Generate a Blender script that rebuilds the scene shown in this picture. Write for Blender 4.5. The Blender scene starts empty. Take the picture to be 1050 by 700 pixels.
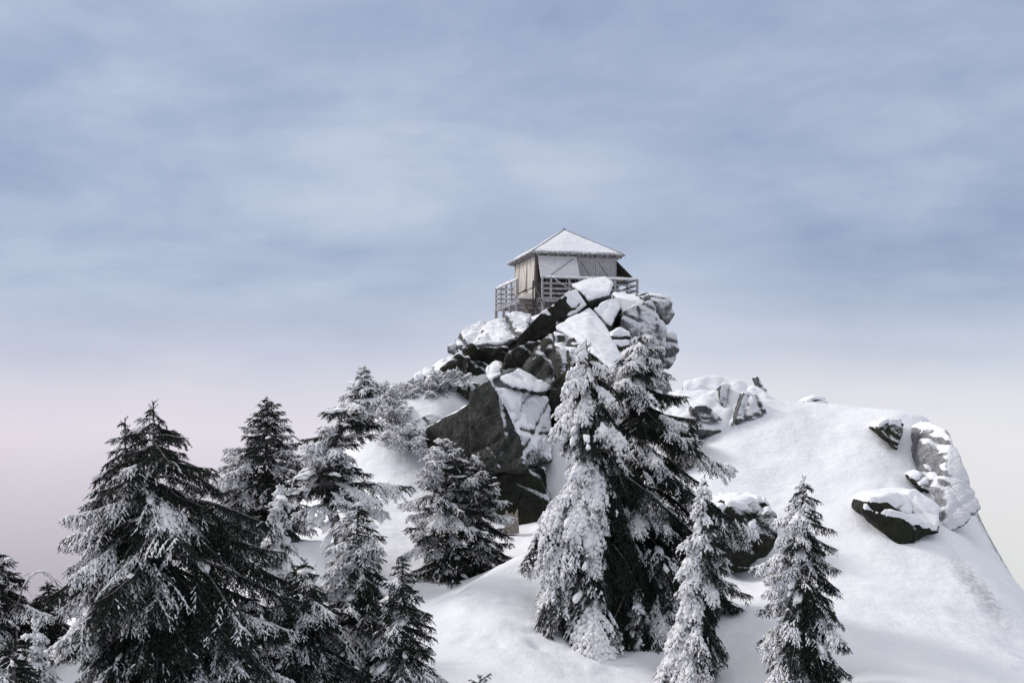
import bpy, bmesh, math, random
import numpy as np
from mathutils import Vector, Matrix

R = math.radians
scene = bpy.context.scene
COL = scene.collection
F = 1167.0                      # focal length in pixels of the 1050 px wide photograph
CX, HY = 525.0, 420.0           # optical axis column, horizon row


def P(px, py, Y):
    return np.array([(px - CX) / F * Y, Y, (HY - py) / F * Y])


# ------------------------------------------------------------------ noise
def _hash(ix, iy, iz, seed):
    h = (ix.astype(np.int64) * 374761393 + iy.astype(np.int64) * 668265263 + iz.astype(np.int64) * 2147483647 + seed * 974634777) & 0xFFFFFFFF
    h = ((h ^ (h >> 13)) * 1274126177) & 0xFFFFFFFF
    h = ((h ^ (h >> 16)) * 2246822519) & 0xFFFFFFFF
    return ((h ^ (h >> 15)) & 0xFFFFFF) / float(0xFFFFFF)


def vnoise(p, seed=0):
    i = np.floor(p).astype(np.int64)
    f = p - i
    f = f * f * (3 - 2 * f)
    x, y, z = i[:, 0], i[:, 1], i[:, 2]
    r = 0
    for dx in (0, 1):
        wx = f[:, 0] if dx else 1 - f[:, 0]
        for dy in (0, 1):
            wy = f[:, 1] if dy else 1 - f[:, 1]
            for dz in (0, 1):
                wz = f[:, 2] if dz else 1 - f[:, 2]
                r = r + wx * wy * wz * _hash(x + dx, y + dy, z + dz, seed)
    return r * 2 - 1


def fbm(p, scale=1.0, octaves=4, seed=0, gain=0.5):
    p = np.asarray(p, float) * scale
    a, s = 1.0, 0.0
    for o in range(octaves):
        s = s + a * vnoise(p + 17.3 * o, seed + o * 13)
        p = p * 2.03
        a *= gain
    return s


def sstep(a, b, x):
    t = np.clip((x - a) / (b - a), 0, 1)
    return t * t * (3 - 2 * t)


# ------------------------------------------------------------------ mesh helpers
def mk_mesh(name, verts, faces, mat, parent=None, smooth=True):
    """faces: list of (M,k) int arrays"""
    verts = np.asarray(verts, np.float32)
    if not isinstance(faces, (list, tuple)):
        faces = [faces]
    faces = [np.asarray(f, np.int32) for f in faces if len(f)]
    me = bpy.data.meshes.new(name)
    me.vertices.add(len(verts))
    me.vertices.foreach_set('co', verts.ravel())
    nl = sum(f.size for f in faces)
    npoly = sum(len(f) for f in faces)
    me.loops.add(nl)
    me.loops.foreach_set('vertex_index', np.concatenate([f.ravel() for f in faces]))
    me.polygons.add(npoly)
    tot = np.concatenate([np.full(len(f), f.shape[1], np.int32) for f in faces])
    start = np.concatenate([[0], np.cumsum(tot)[:-1]]).astype(np.int32)
    me.polygons.foreach_set('loop_start', start)
    me.polygons.foreach_set('use_smooth', np.full(npoly, bool(smooth)))
    me.update(calc_edges=True)
    me.materials.append(mat)
    o = bpy.data.objects.new(name, me)
    COL.objects.link(o)
    if parent is not None:
        o.parent = parent
    return o


def empty(name, loc=(0, 0, 0), rz=0.0):
    o = bpy.data.objects.new(name, None)
    o.empty_display_size = 0.3
    o.location = loc
    o.rotation_euler = (0, 0, rz)
    COL.objects.link(o)
    return o


def tag(o, label=None, cat=None, group=None, kind=None):
    if label: o['label'] = label
    if cat: o['category'] = cat
    if group: o['group'] = group
    if kind: o['kind'] = kind
    return o


class MB:
    """collects boxes, bars and tubes into ONE mesh"""
    def __init__(self):
        self.v, self.f, self.n = [], {}, 0

    def add(self, v, f):
        v = np.asarray(v, float)
        for q in f:
            self.f.setdefault(len(q), []).append([i + self.n for i in q])
        self.v.append(v)
        self.n += len(v)

    def box(self, a, b):
        x0, y0, z0 = a; x1, y1, z1 = b
        v = [(x0, y0, z0), (x1, y0, z0), (x1, y1, z0), (x0, y1, z0), (x0, y0, z1), (x1, y0, z1), (x1, y1, z1), (x0, y1, z1)]
        self.add(v, [(3, 2, 1, 0), (4, 5, 6, 7), (0, 1, 5, 4), (1, 2, 6, 5), (2, 3, 7, 6), (3, 0, 4, 7)])
        return self

    def bar(self, a, b, w, h=None, up=(0, 0, 1)):
        a = np.array(a, float); b = np.array(b, float); h = h or w
        d = b - a; d /= np.linalg.norm(d)
        u = np.array(up, float)
        if abs(d @ u) > .95: u = np.array([1., 0, 0])
        s = np.cross(d, u); s /= np.linalg.norm(s); t = np.cross(s, d)
        v = []
        for p in (a, b):
            for (i, j) in ((-1, -1), (1, -1), (1, 1), (-1, 1)):
                v.append(p + s * i * w / 2 + t * j * h / 2)
        self.add(v, [(0, 1, 2, 3), (7, 6, 5, 4), (0, 4, 5, 1), (1, 5, 6, 2), (2, 6, 7, 3), (3, 7, 4, 0)])
        return self

    def hexa(self, v8):
        self.add(v8, [(3, 2, 1, 0), (4, 5, 6, 7), (0, 1, 5, 4), (1, 2, 6, 5), (2, 3, 7, 6), (3, 0, 4, 7)])
        return self

    def tube(self, pts, radii, sides=7):
        v, q = tube(pts, radii, sides)
        self.add(v, q.tolist())
        return self

    def build(self, name, mat, parent=None, smooth=False):
        return mk_mesh(name, np.concatenate(self.v), [np.array(k) for k in self.f.values()], mat, parent, smooth)


def tube(pts, radii, sides=6):
    pts = np.asarray(pts, float); n = len(pts)
    t = np.gradient(pts, axis=0); t /= np.linalg.norm(t, axis=1)[:, None] + 1e-9
    ref = np.where(np.abs(t[:, 2:3]) > .9, np.array([[1., 0, 0]]), np.array([[0, 0, 1.]]))
    s = np.cross(t, ref); s /= np.linalg.norm(s, axis=1)[:, None] + 1e-9
    u = np.cross(s, t)
    a = np.arange(sides) * 2 * np.pi / sides
    v = pts[:, None] + np.asarray(radii, float)[:, None, None] * (np.cos(a)[None, :, None] * s[:, None] + np.sin(a)[None, :, None] * u[:, None])
    i = np.arange(n - 1)[:, None] * sides; j = np.arange(sides)[None]; k = (j + 1) % sides
    q = np.stack([i + j, i + k, i + sides + k, i + sides + j], -1).reshape(-1, 4)
    return v.reshape(-1, 3), q


# ------------------------------------------------------------------ materials
def new_mat(name):
    m = bpy.data.materials.new(name)
    m.use_nodes = True
    nt = m.node_tree
    b = nt.nodes['Principled BSDF']
    return m, nt, b


def N(nt, typ, **kw):
    n = nt.nodes.new(typ)
    for k, v in kw.items():
        if k == 'inp':
            for kk, vv in v.items(): n.inputs[kk].default_value = vv
        else:
            setattr(n, k, v)
    return n


def ramp(nt, fac, stops):
    r = nt.nodes.new('ShaderNodeValToRGB')
    el = r.color_ramp.elements
    while len(el) < len(stops): el.new(0.5)
    for e, (p, c) in zip(el, stops):
        e.position = p
        e.color = (c, c, c, 1) if not hasattr(c, '__len__') else (*c, 1)
    nt.links.new(fac, r.inputs[0])
    return r.outputs[0]


def mixc(nt, fac, a, b):
    m = nt.nodes.new('ShaderNodeMix'); m.data_type = 'RGBA'
    if hasattr(fac, 'links'): nt.links.new(fac, m.inputs[0])
    else: m.inputs[0].default_value = fac
    for s, c in ((6, a), (7, b)):
        if hasattr(c, 'links'): nt.links.new(c, m.inputs[s])
        else: m.inputs[s].default_value = (*c, 1)
    return m.outputs[2]


def math_(nt, op, a, b=None, c=None, clamp=False):
    m = nt.nodes.new('ShaderNodeMath'); m.operation = op; m.use_clamp = clamp
    for i, x in enumerate((a, b, c)):
        if x is None: continue
        if hasattr(x, 'links'): nt.links.new(x, m.inputs[i])
        else: m.inputs[i].default_value = x
    return m.outputs[0]


def noise(nt, scale, detail=4, rough=.55, vec=None, dist=0.0):
    n = nt.nodes.new('ShaderNodeTexNoise')
    n.inputs['Scale'].default_value = scale
    n.inputs['Detail'].default_value = detail
    n.inputs['Roughness'].default_value = rough
    n.inputs['Distortion'].default_value = dist
    if vec is not None: nt.links.new(vec, n.inputs['Vector'])
    return n.outputs[0]


def pos(nt):
    return nt.nodes.new('ShaderNodeNewGeometry').outputs['Position']


def bump(nt, b, h, strength, dist):
    n = nt.nodes.new('ShaderNodeBump')
    n.inputs['Strength'].default_value = strength
    n.inputs['Distance'].default_value = dist
    nt.links.new(h, n.inputs['Height'])
    nt.links.new(n.outputs[0], b.inputs['Normal'])


SNOW = (0.86, 0.86, 0.885)


def mat_snow(name='snow', scale=1.0, dust=0.0):
    m, nt, b = new_mat(name)
    p = pos(nt)
    n1 = noise(nt, .6 * scale, 5, .6, p)
    c = ramp(nt, n1, [(.3, (.82, .82, .86)), (.65, (.885, .88, .895))])
    nt.links.new(c, b.inputs['Base Color'])
    b.inputs['Roughness'].default_value = .75
    b.inputs['Specular IOR Level'].default_value = .25
    n2 = noise(nt, 2.2 * scale, 6, .6, p)
    n3 = noise(nt, 22 * scale, 4, .6, p)
    h = math_(nt, 'ADD', math_(nt, 'MULTIPLY', n2, 1.0), math_(nt, 'MULTIPLY', n3, .16))
    bump(nt, b, h, .35, .22)
    return m


def mat_rime():
    m, nt, b = new_mat('rime_snow')
    p = pos(nt)
    n1 = noise(nt, 9, 3, .6, p)
    c = ramp(nt, n1, [(.3, (.70, .705, .745)), (.6, (.95, .93, .92))])
    nt.links.new(c, b.inputs['Base Color'])
    b.inputs['Roughness'].default_value = .8
    b.inputs['Specular IOR Level'].default_value = .2
    bump(nt, b, noise(nt, 45, 3, .6, p), .5, .03)
    return m


def mat_rock(name, dark, light, moss=.0, moss_col=(.07, .08, .03), speck=.5, speck_lo=.47):
    """granite with lichen; rime speckle lies on faces turned up and to the wind"""
    m, nt, b = new_mat(name)
    g = nt.nodes.new('ShaderNodeNewGeometry')
    p = g.outputs['Position']
    n1 = noise(nt, 1.3, 8, .62, p, .4)
    n2 = noise(nt, 9, 6, .65, p)
    base = ramp(nt, n1, [(.32, dark), (.7, light)])
    base = mixc(nt, math_(nt, 'MULTIPLY', ramp(nt, n2, [(.45, 0), (.7, 1)]), .5), base, tuple(x * .35 for x in dark))
    if moss:
        n4 = noise(nt, .9, 6, .65, p, .8)
        n5 = noise(nt, 14, 5, .7, p)
        mf = math_(nt, 'MULTIPLY', ramp(nt, n4, [(.42, 0), (.6, 1)]), ramp(nt, n5, [(.35, .25), (.6, 1)]))
        base = mixc(nt, math_(nt, 'MULTIPLY', mf, moss), base, moss_col)
    n6 = noise(nt, 3.6, 7, .7, p, .6)
    base = mixc(nt, math_(nt, 'MULTIPLY', ramp(nt, n6, [(.48, 0), (.62, 1)]), .6), base, tuple(x * .4 for x in dark))
    # vertical water streaks
    mp = nt.nodes.new('ShaderNodeMapping'); mp.inputs['Scale'].default_value = (2.2, 2.2, .22)
    nt.links.new(p, mp.inputs[0])
    st = noise(nt, 1.6, 5, .6, mp.outputs[0])
    base = mixc(nt, math_(nt, 'MULTIPLY', ramp(nt, st, [(.5, 0), (.68, 1)]), .55), base, tuple(x * .4 for x in dark))
    # rime
    dp = nt.nodes.new('ShaderNodeVectorMath'); dp.operation = 'DOT_PRODUCT'
    d = Vector((.5, -.2, 1)).normalized()
    dp.inputs[1].default_value = d
    nt.links.new(g.outputs['Normal'], dp.inputs[0])
    sp = noise(nt, 13, 8, .75, p)
    sp2 = noise(nt, .55, 4, .5, p)
    cov = math_(nt, 'ADD', math_(nt, 'MULTIPLY', math_(nt, 'SUBTRACT', dp.outputs['Value'], .45), .8), math_(nt, 'MULTIPLY', sp, .75))
    cov = math_(nt, 'ADD', cov, math_(nt, 'MULTIPLY', sp2, .35))
    cov = math_(nt, 'ADD', cov, speck - .5)
    fac = ramp(nt, cov, [(.48, 0), (.66, 1)])
    col = mixc(nt, fac, base, (.78, .78, .815))
    nt.links.new(col, b.inputs['Base Color'])
    b.inputs['Roughness'].default_value = .85
    b.inputs['Specular IOR Level'].default_value = .25
    vz = nt.nodes.new('ShaderNodeTexVoronoi'); vz.feature = 'DISTANCE_TO_EDGE'
    vz.inputs['Scale'].default_value = .8
    nt.links.new(p, vz.inputs['Vector'])
    cr = ramp(nt, vz.outputs['Distance'], [(.0, 0), (.035, 1)])
    h = math_(nt, 'ADD', math_(nt, 'MULTIPLY', n2, .5), math_(nt, 'MULTIPLY', n1, .8))
    h = math_(nt, 'ADD', h, math_(nt, 'MULTIPLY', cr, .15))
    bump(nt, b, h, .95, .22)
    return m


def mat_plain(name, c0, c1, scale=6, rough=.8, stretch=None, frost=0.0, bumps=.2):
    m, nt, b = new_mat(name)
    tc = nt.nodes.new('ShaderNodeTexCoord').outputs['Object']
    v = tc
    if stretch:
        mp = nt.nodes.new('ShaderNodeMapping'); mp.inputs['Scale'].default_value = stretch
        nt.links.new(tc, mp.inputs[0]); v = mp.outputs[0]
    n1 = noise(nt, scale, 6, .6, v)
    c = ramp(nt, n1, [(.3, c0), (.7, c1)])
    if frost:
        n2 = noise(nt, 11, 6, .7, tc)
        c = mixc(nt, math_(nt, 'MULTIPLY', ramp(nt, n2, [(.42, 0), (.62, 1)]), frost), c, (.76, .76, .8))
    nt.links.new(c, b.inputs['Base Color'])
    b.inputs['Roughness'].default_value = rough
    b.inputs['Specular IOR Level'].default_value = .3
    if bumps:
        bump(nt, b, n1, bumps, .02)
    return m


def mat_needles(name, c0, c1, frost=.25):
    m, nt, b = new_mat(name)
    p = pos(nt)
    n1 = noise(nt, 2.2, 3, .5, p)
    n2 = noise(nt, 16, 3, .6, p)
    c = ramp(nt, n1, [(.3, c0), (.7, c1)])
    c = mixc(nt, math_(nt, 'MULTIPLY', ramp(nt, n2, [(.52, 0), (.66, 1)]), frost), c, (.6, .61, .64))
    nt.links.new(c, b.inputs['Base Color'])
    b.inputs['Roughness'].default_value = .75
    b.inputs['Specular IOR Level'].default_value = .15
    return m


M = {
    'snow': mat_snow('snow'),
    'rime': mat_rime(),
    'rock': mat_rock('grey_granite', (.075, .075, .08), (.25, .245, .25), moss=.35, speck=.42),
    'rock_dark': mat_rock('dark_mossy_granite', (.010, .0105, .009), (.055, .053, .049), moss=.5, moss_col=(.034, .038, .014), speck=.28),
    'rock_frost': mat_rock('frosted_granite', (.09, .09, .10), (.27, .265, .27), moss=.0, speck=.47),
    'rock_dust': mat_rock('wind_scoured_granite', (.22, .22, .23), (.44, .435, .45), moss=.0, speck=.52),
    'rock_face': mat_rock('boulder_granite', (.012, .013, .0115), (.115, .115, .105), moss=.35, moss_col=(.036, .040, .018), speck=.36),
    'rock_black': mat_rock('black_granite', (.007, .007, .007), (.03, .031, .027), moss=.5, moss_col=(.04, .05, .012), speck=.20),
    'bark': mat_plain('bark', (.035, .03, .027), (.11, .095, .085), 5, .9, (1, 1, .25), frost=.25, bumps=.6),
    'needle': mat_needles('needles', (.006, .009, .007), (.022, .028, .021), .08),
    'needle_frost': mat_needles('frosted_needles', (.05, .055, .055), (.11, .115, .115), .8),
    'wood': mat_plain('weathered_wood', (.12, .11, .11), (.30, .285, .285), 7, .85, (6, 6, .8), frost=.5),
    'wood_dark': mat_plain('dark_wood', (.035, .028, .024), (.11, .09, .075), 6, .85, (5, 5, .7), frost=.1),
    'board': mat_plain('cream_board', (.66, .61, .53), (.82, .78, .71), 5, .85, (7, 7, .6), frost=.15),
    'panel': mat_plain('pale_panel', (.66, .64, .65), (.80, .78, .79), 3, .8, (1, 1, 2), frost=.25, bumps=.0),
    'panel_grey': mat_plain('grey_panel', (.30, .29, .29), (.44, .43, .43), 3, .8, (3, 3, .5), frost=.15),
    'dark': mat_plain('dark_interior', (.012, .012, .014), (.03, .03, .033), 3, .5),
    'roofing': mat_plain('roofing', (.10, .10, .115), (.2, .2, .22), 6, .8, frost=.35),
    'stump': mat_plain('stump_wood', (.12, .10, .08), (.27, .235, .19), 6, .9, (6, 6, .6), frost=.1),
}


def mat_terrain():
    m, nt, b = new_mat('snow_ground')
    g = nt.nodes.new('ShaderNodeNewGeometry')
    p = g.outputs['Position']
    sx = nt.nodes.new('ShaderNodeSeparateXYZ'); nt.links.new(g.outputs['Normal'], sx.inputs[0])
    n1 = noise(nt, .5, 5, .6, p)
    c = ramp(nt, n1, [(.3, (.80, .80, .835)), (.65, (.87, .868, .885))])
    nz = noise(nt, 3.5, 6, .65, p)
    st = math_(nt, 'ADD', sx.outputs[2], math_(nt, 'MULTIPLY', math_(nt, 'SUBTRACT', nz, .5), .5))
    rock = ramp(nt, noise(nt, 5, 6, .6, p), [(.3, (.04, .04, .042)), (.7, (.2, .2, .2))])
    c = mixc(nt, ramp(nt, st, [(.36, 0), (.5, 1)]), rock, c)
    # a strip of the slope edge scoured down to the rock by the wind
    pa, pb = P(968, 572, 37.4), P(1040, 652, 32.6)
    ax = Vector(pb - pa); ln = ax.length; ax.normalize()
    vs = nt.nodes.new('ShaderNodeVectorMath'); vs.operation = 'SUBTRACT'; nt.links.new(p, vs.inputs[0]); vs.inputs[1].default_value = tuple((pa + pb) / 2)
    d1 = nt.nodes.new('ShaderNodeVectorMath'); d1.operation = 'DOT_PRODUCT'; nt.links.new(vs.outputs[0], d1.inputs[0]); d1.inputs[1].default_value = ax
    d2 = nt.nodes.new('ShaderNodeVectorMath'); d2.operation = 'DOT_PRODUCT'; nt.links.new(vs.outputs[0], d2.inputs[0])
    d2.inputs[1].default_value = ax.cross(Vector((0, 0, 1))).normalized()
    e1 = math_(nt, 'POWER', math_(nt, 'ABSOLUTE', math_(nt, 'DIVIDE', d1.outputs['Value'], ln * .55)), 2.0)
    e2 = math_(nt, 'POWER', math_(nt, 'ABSOLUTE', math_(nt, 'DIVIDE', d2.outputs['Value'], .75)), 2.0)
    el = math_(nt, 'SUBTRACT', 1.0, math_(nt, 'ADD', e1, e2))
    sc = math_(nt, 'ADD', math_(nt, 'MULTIPLY', el, .35), math_(nt, 'MULTIPLY', noise(nt, 6, 8, .75, p), 1.0))
    c = mixc(nt, math_(nt, 'MULTIPLY', ramp(nt, sc, [(.66, 0), (.92, 1)]), .6), c, (.26, .26, .275))
    nt.links.new(c, b.inputs['Base Color'])
    b.inputs['Roughness'].default_value = .7
    b.inputs['Specular IOR Level'].default_value = .25
    h = math_(nt, 'ADD', noise(nt, .9, 5, .55, p), math_(nt, 'MULTIPLY', noise(nt, 5, 6, .65, p), .16))
    mpw = nt.nodes.new('ShaderNodeMapping'); mpw.inputs['Rotation'].default_value = (0, 0, R(25)); mpw.inputs['Scale'].default_value = (.55, 2.6, 1.2)
    nt.links.new(p, mpw.inputs[0])
    h = math_(nt, 'ADD', h, math_(nt, 'MULTIPLY', noise(nt, 1.5, 4, .55, mpw.outputs[0], .6), .22))
    bump(nt, b, h, .36, .4)
    return m


M['terrain'] = mat_terrain()

# ------------------------------------------------------------------ terrain
TP = []
for q in [
    # foreground snow
    (380, 705, 24), (450, 700, 25), (520, 700, 25.5), (620, 700, 27), (760, 700, 27), (900, 705, 25), (1040, 705, 27),
    # dune crest in front of the gully
    (445, 630, 30), (468, 612, 31.2), (490, 596, 32.5), (515, 580, 34), (540, 564, 35.5), (560, 600, 33), (520, 640, 29), (600, 645, 30.2), (590, 560, 37),
    (430, 660, 27.5),
    # gully behind it
    (400, 590, 37), (440, 586, 37.5), (480, 579, 38.3), (520, 573, 39), (440, 632, 32.5), (490, 598, 35),(460, 606, 34.5), (520, 578, 37.5),
    (660, 600, 33.5), (700, 650, 30), (740, 605, 33.5), (765, 586, 35.5), (800, 605, 33), (850, 600, 33.5),
    (900, 572, 36), (896, 554, 36.9), (830, 560, 37), (800, 505, 40.5), (850, 470, 42), (900, 485, 41), (850, 432, 45), (760, 442, 44),
    (730, 480, 42), (740, 400, 46.5), (790, 409, 47), (840, 413, 47), (900, 419, 46.5), (935, 425, 46), (958, 436, 45),
    (950, 500, 41.5), (968, 482, 43.5), (984, 540, 39.6), (1003, 562, 37.8), (1030, 612, 35), (1048, 662, 32.5),
    (940, 600, 34.5), (1000, 655, 31), (900, 650, 29.5), (850, 660, 28.5),
    # left of the gully
    (390, 608, 35), (370, 565, 38), (385, 525, 42), (410, 500, 44), (425, 475, 46), (440, 455, 47), (400, 440, 48),
    (425, 430, 49.5), (455, 412, 50.5), (395, 418, 51), (428, 398, 53.5), (470, 385, 54.5), (345, 560, 36),
    (275, 545, 38), (300, 610, 31), (250, 575, 35), (200, 620, 30), (100, 655, 27), (0, 680, 26.5), (300, 560, 38.5),
    # crag core, mostly under the boulders
    (537, 530, 44.5), (500, 490, 48.5), (520, 420, 51.5), (590, 312, 60), (560, 335, 57.5), (530, 338, 58), (500, 352, 57),
    (640, 340, 58.5), (655, 352, 58), (662, 400, 54), (668, 425, 49.5), (694, 450, 46), (650, 430, 47.5), (600, 430, 47.5),
    (560, 450, 47), (620, 312, 62), (655, 318, 62),
]:
    TP.append(P(*q))
for q in [(0, -3, -1.7), (0, 3, -2.2), (-6, 3, -3), (6, 3, -3), (0, 8, -4.4), (-8, 10, -5.5), (8, 10, -5.5), (0, 16, -6.6), (-12, 16, -6.8),
          (12, 16, -6.9), (-22, 16, -9), (24, 16, -11), (-24, 28, -11), (-20, 40, -11), (-13, 46, -8), (-9, 55, -4), (-22, 60, -20),
          (-40, 40, -26), (-45, 10, -22), (-50, 70, -45), (-5, 66, -1), (0, 72, 0), (-6, 78, -12), (4, 72, 3.5), (9, 66, -3), (9.3, 58, -4), (8.3, 54.5, -2.6), (7.7, 56.5, -1.5), (7.6, 52.5, -1.6), (12, 60, -6),
          (14, 54, -3.5), (18, 53, -3), (20, 60, -10), (3, 84, -14), (15, 80, -22), (19.5, 44, -7), (19, 38, -8.5), (19.5, 32, -10), (26, 30, -17),
          (27, 42, -17), (28, 54, -19), (40, 30, -34), (45, 50, -40), (45, 5, -30), (-10, 95, -32), (20, 100, -40), (50, 90, -55), (-60, 100, -60),
          (60, 20, -48), (0, 110, -45), (-60, -10, -30), (60, -10, -42), (0, -12, -3), (-20, -12, -8), (20, -12, -10)]:
    TP.append(np.array(q, float))
TP = np.array(TP)
_A = np.sqrt(((TP[:, None, :2] - TP[None, :, :2]) ** 2).sum(-1) + .25)
_n = len(TP)
_K = np.zeros((_n + 3, _n + 3)); _K[:_n, :_n] = _A - np.eye(_n) * .02
_K[:_n, _n] = 1; _K[_n, :_n] = 1; _K[:_n, _n + 1:] = TP[:, :2]; _K[_n + 1:, :_n] = TP[:, :2].T
_W = np.linalg.solve(_K, np.concatenate([TP[:, 2], [0, 0, 0]]))


_rd = random.Random(4)
DENTS = []
for _i in range(46):      # old filled-in tracks and fallen-clump pits on the dune
    _p = P(_rd.uniform(470, 620), _rd.uniform(604, 690), _rd.uniform(27.5, 31.5))
    DENTS.append((_p[0], _p[1], _rd.uniform(.10, .24), _rd.choice((1, 1, -1)) * _rd.uniform(.03, .08)))

for _px, _Y, _py in ((615, 29.6, 680), (655, 31.2, 650), (706, 27.6, 690), (826, 25.2, 720), (462, 37.5, 582), (492, 37.9, 580), (286, 27.5, 600), (410, 23.5, 700)):
    DENTS.append(((_px - CX) / F * _Y, _Y, .9, .28))      # wells round the stems


def ground(x, y):
    x = np.atleast_1d(np.asarray(x, float)); y = np.atleast_1d(np.asarray(y, float))
    out = np.empty_like(x)
    for s in range(0, len(x), 20000):
        X, Y = x[s:s + 20000], y[s:s + 20000]
        r = np.sqrt((X[:, None] - TP[None, :, 0]) ** 2 + (Y[:, None] - TP[None, :, 1]) ** 2 + .25)
        out[s:s + 20000] = r @ _W[:_n] + _W[_n] + _W[_n + 1] * X + _W[_n + 2] * Y
    q = np.stack([x, y, x * 0], 1)
    out += .10 * fbm(q, .45, 3, 5) + .028 * fbm(q, 1.6, 4, 9)
    for (dx, dy, dr, dp) in DENTS:
        out -= dp * np.exp(-((x - dx) ** 2 + (y - dy) ** 2) / dr ** 2)
    return out


def gz(x, y):
    return float(ground(x, y)[0])


def build_ground():
    xs = np.concatenate([np.linspace(-60, -24, 40, endpoint=False), np.linspace(-24, 24, 400, endpoint=False), np.linspace(24, 60, 40)])
    ys = np.concatenate([np.linspace(-12, 18, 50, endpoint=False), np.linspace(18, 70, 420, endpoint=False), np.linspace(70, 110, 40)])
    X, Y = np.meshgrid(xs, ys)
    Z = ground(X.ravel(), Y.ravel())
    v = np.stack([X.ravel(), Y.ravel(), Z], 1)
    nx, ny = len(xs), len(ys)
    i = np.arange(ny - 1)[:, None] * nx + np.arange(nx - 1)[None]
    q = np.stack([i, i + 1, i + nx + 1, i + nx], -1).reshape(-1, 4)
    o = mk_mesh('ground', v, q, M['terrain'])
    tag(o, kind='structure')


build_ground()


# ------------------------------------------------------------------ boulders
DEPS = None


def remeshed(hulls, voxel):
    """union of convex hulls (world points) -> evenly faceted mesh data: verts, quads"""
    bm = bmesh.new()
    for pts in hulls:
        b2 = bmesh.new()
        vs = [b2.verts.new(p) for p in pts]
        r = bmesh.ops.convex_hull(b2, input=vs)
        bmesh.ops.delete(b2, geom=[g for g in set(r['geom_interior'] + r['geom_unused']) if isinstance(g, bmesh.types.BMVert)], context='VERTS')
        bmesh.ops.recalc_face_normals(b2, faces=b2.faces)
        tmp = bpy.data.meshes.new('tmp'); b2.to_mesh(tmp); b2.free()
        bm.from_mesh(tmp); bpy.data.meshes.remove(tmp)
    me = bpy.data.meshes.new('tmp'); bm.to_mesh(me); bm.free()
    o = bpy.data.objects.new('tmp', me); COL.objects.link(o)
    md = o.modifiers.new('r', 'REMESH'); md.mode = 'VOXEL'; md.voxel_size = voxel
    dg = bpy.context.evaluated_depsgraph_get(); dg.update()
    ev = o.evaluated_get(dg).to_mesh()
    v = np.empty(len(ev.vertices) * 3); ev.vertices.foreach_get('co', v); v = v.reshape(-1, 3)
    fl = np.empty(len(ev.loops), np.int32); ev.loops.foreach_get('vertex_index', fl)
    q = fl.reshape(-1, 4)
    o.evaluated_get(dg).to_mesh_clear()
    bpy.data.objects.remove(o); bpy.data.meshes.remove(me)
    return v, q


def vnormals(v, q):
    n = np.cross(v[q[:, 2]] - v[q[:, 0]], v[q[:, 3]] - v[q[:, 1]])
    vn = np.zeros_like(v)
    for k in range(4): np.add.at(vn, q[:, k], n)
    return vn / (np.linalg.norm(vn, axis=1)[:, None] + 1e-9)


def smooth_field(val, q, it):
    e = np.concatenate([q[:, [0, 1]], q[:, [1, 2]], q[:, [2, 3]], q[:, [3, 0]]])
    n = len(val)
    cnt = np.bincount(e[:, 0], minlength=n) + np.bincount(e[:, 1], minlength=n)
    for _ in range(it):
        if val.ndim == 1:
            s = np.bincount(e[:, 0], val[e[:, 1]], n) + np.bincount(e[:, 1], val[e[:, 0]], n)
            val = .5 * val + .5 * s / np.maximum(cnt, 1)
        else:
            s = np.stack([np.bincount(e[:, 0], val[e[:, 1], k], n) + np.bincount(e[:, 1], val[e[:, 0], k], n) for k in range(3)], 1)
            val = .5 * val + .5 * s / np.maximum(cnt, 1)[:, None]
    return val


def hull_pts(front, thick, drop=0.0):
    w = np.array([P(*q) for q in front])
    back = w + np.array([0, thick, -drop])
    c = back.mean(0)
    back = c + (back - c) * np.array([.93, 1, .93])
    return np.concatenate([w, back])


SEED = [100]


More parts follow.
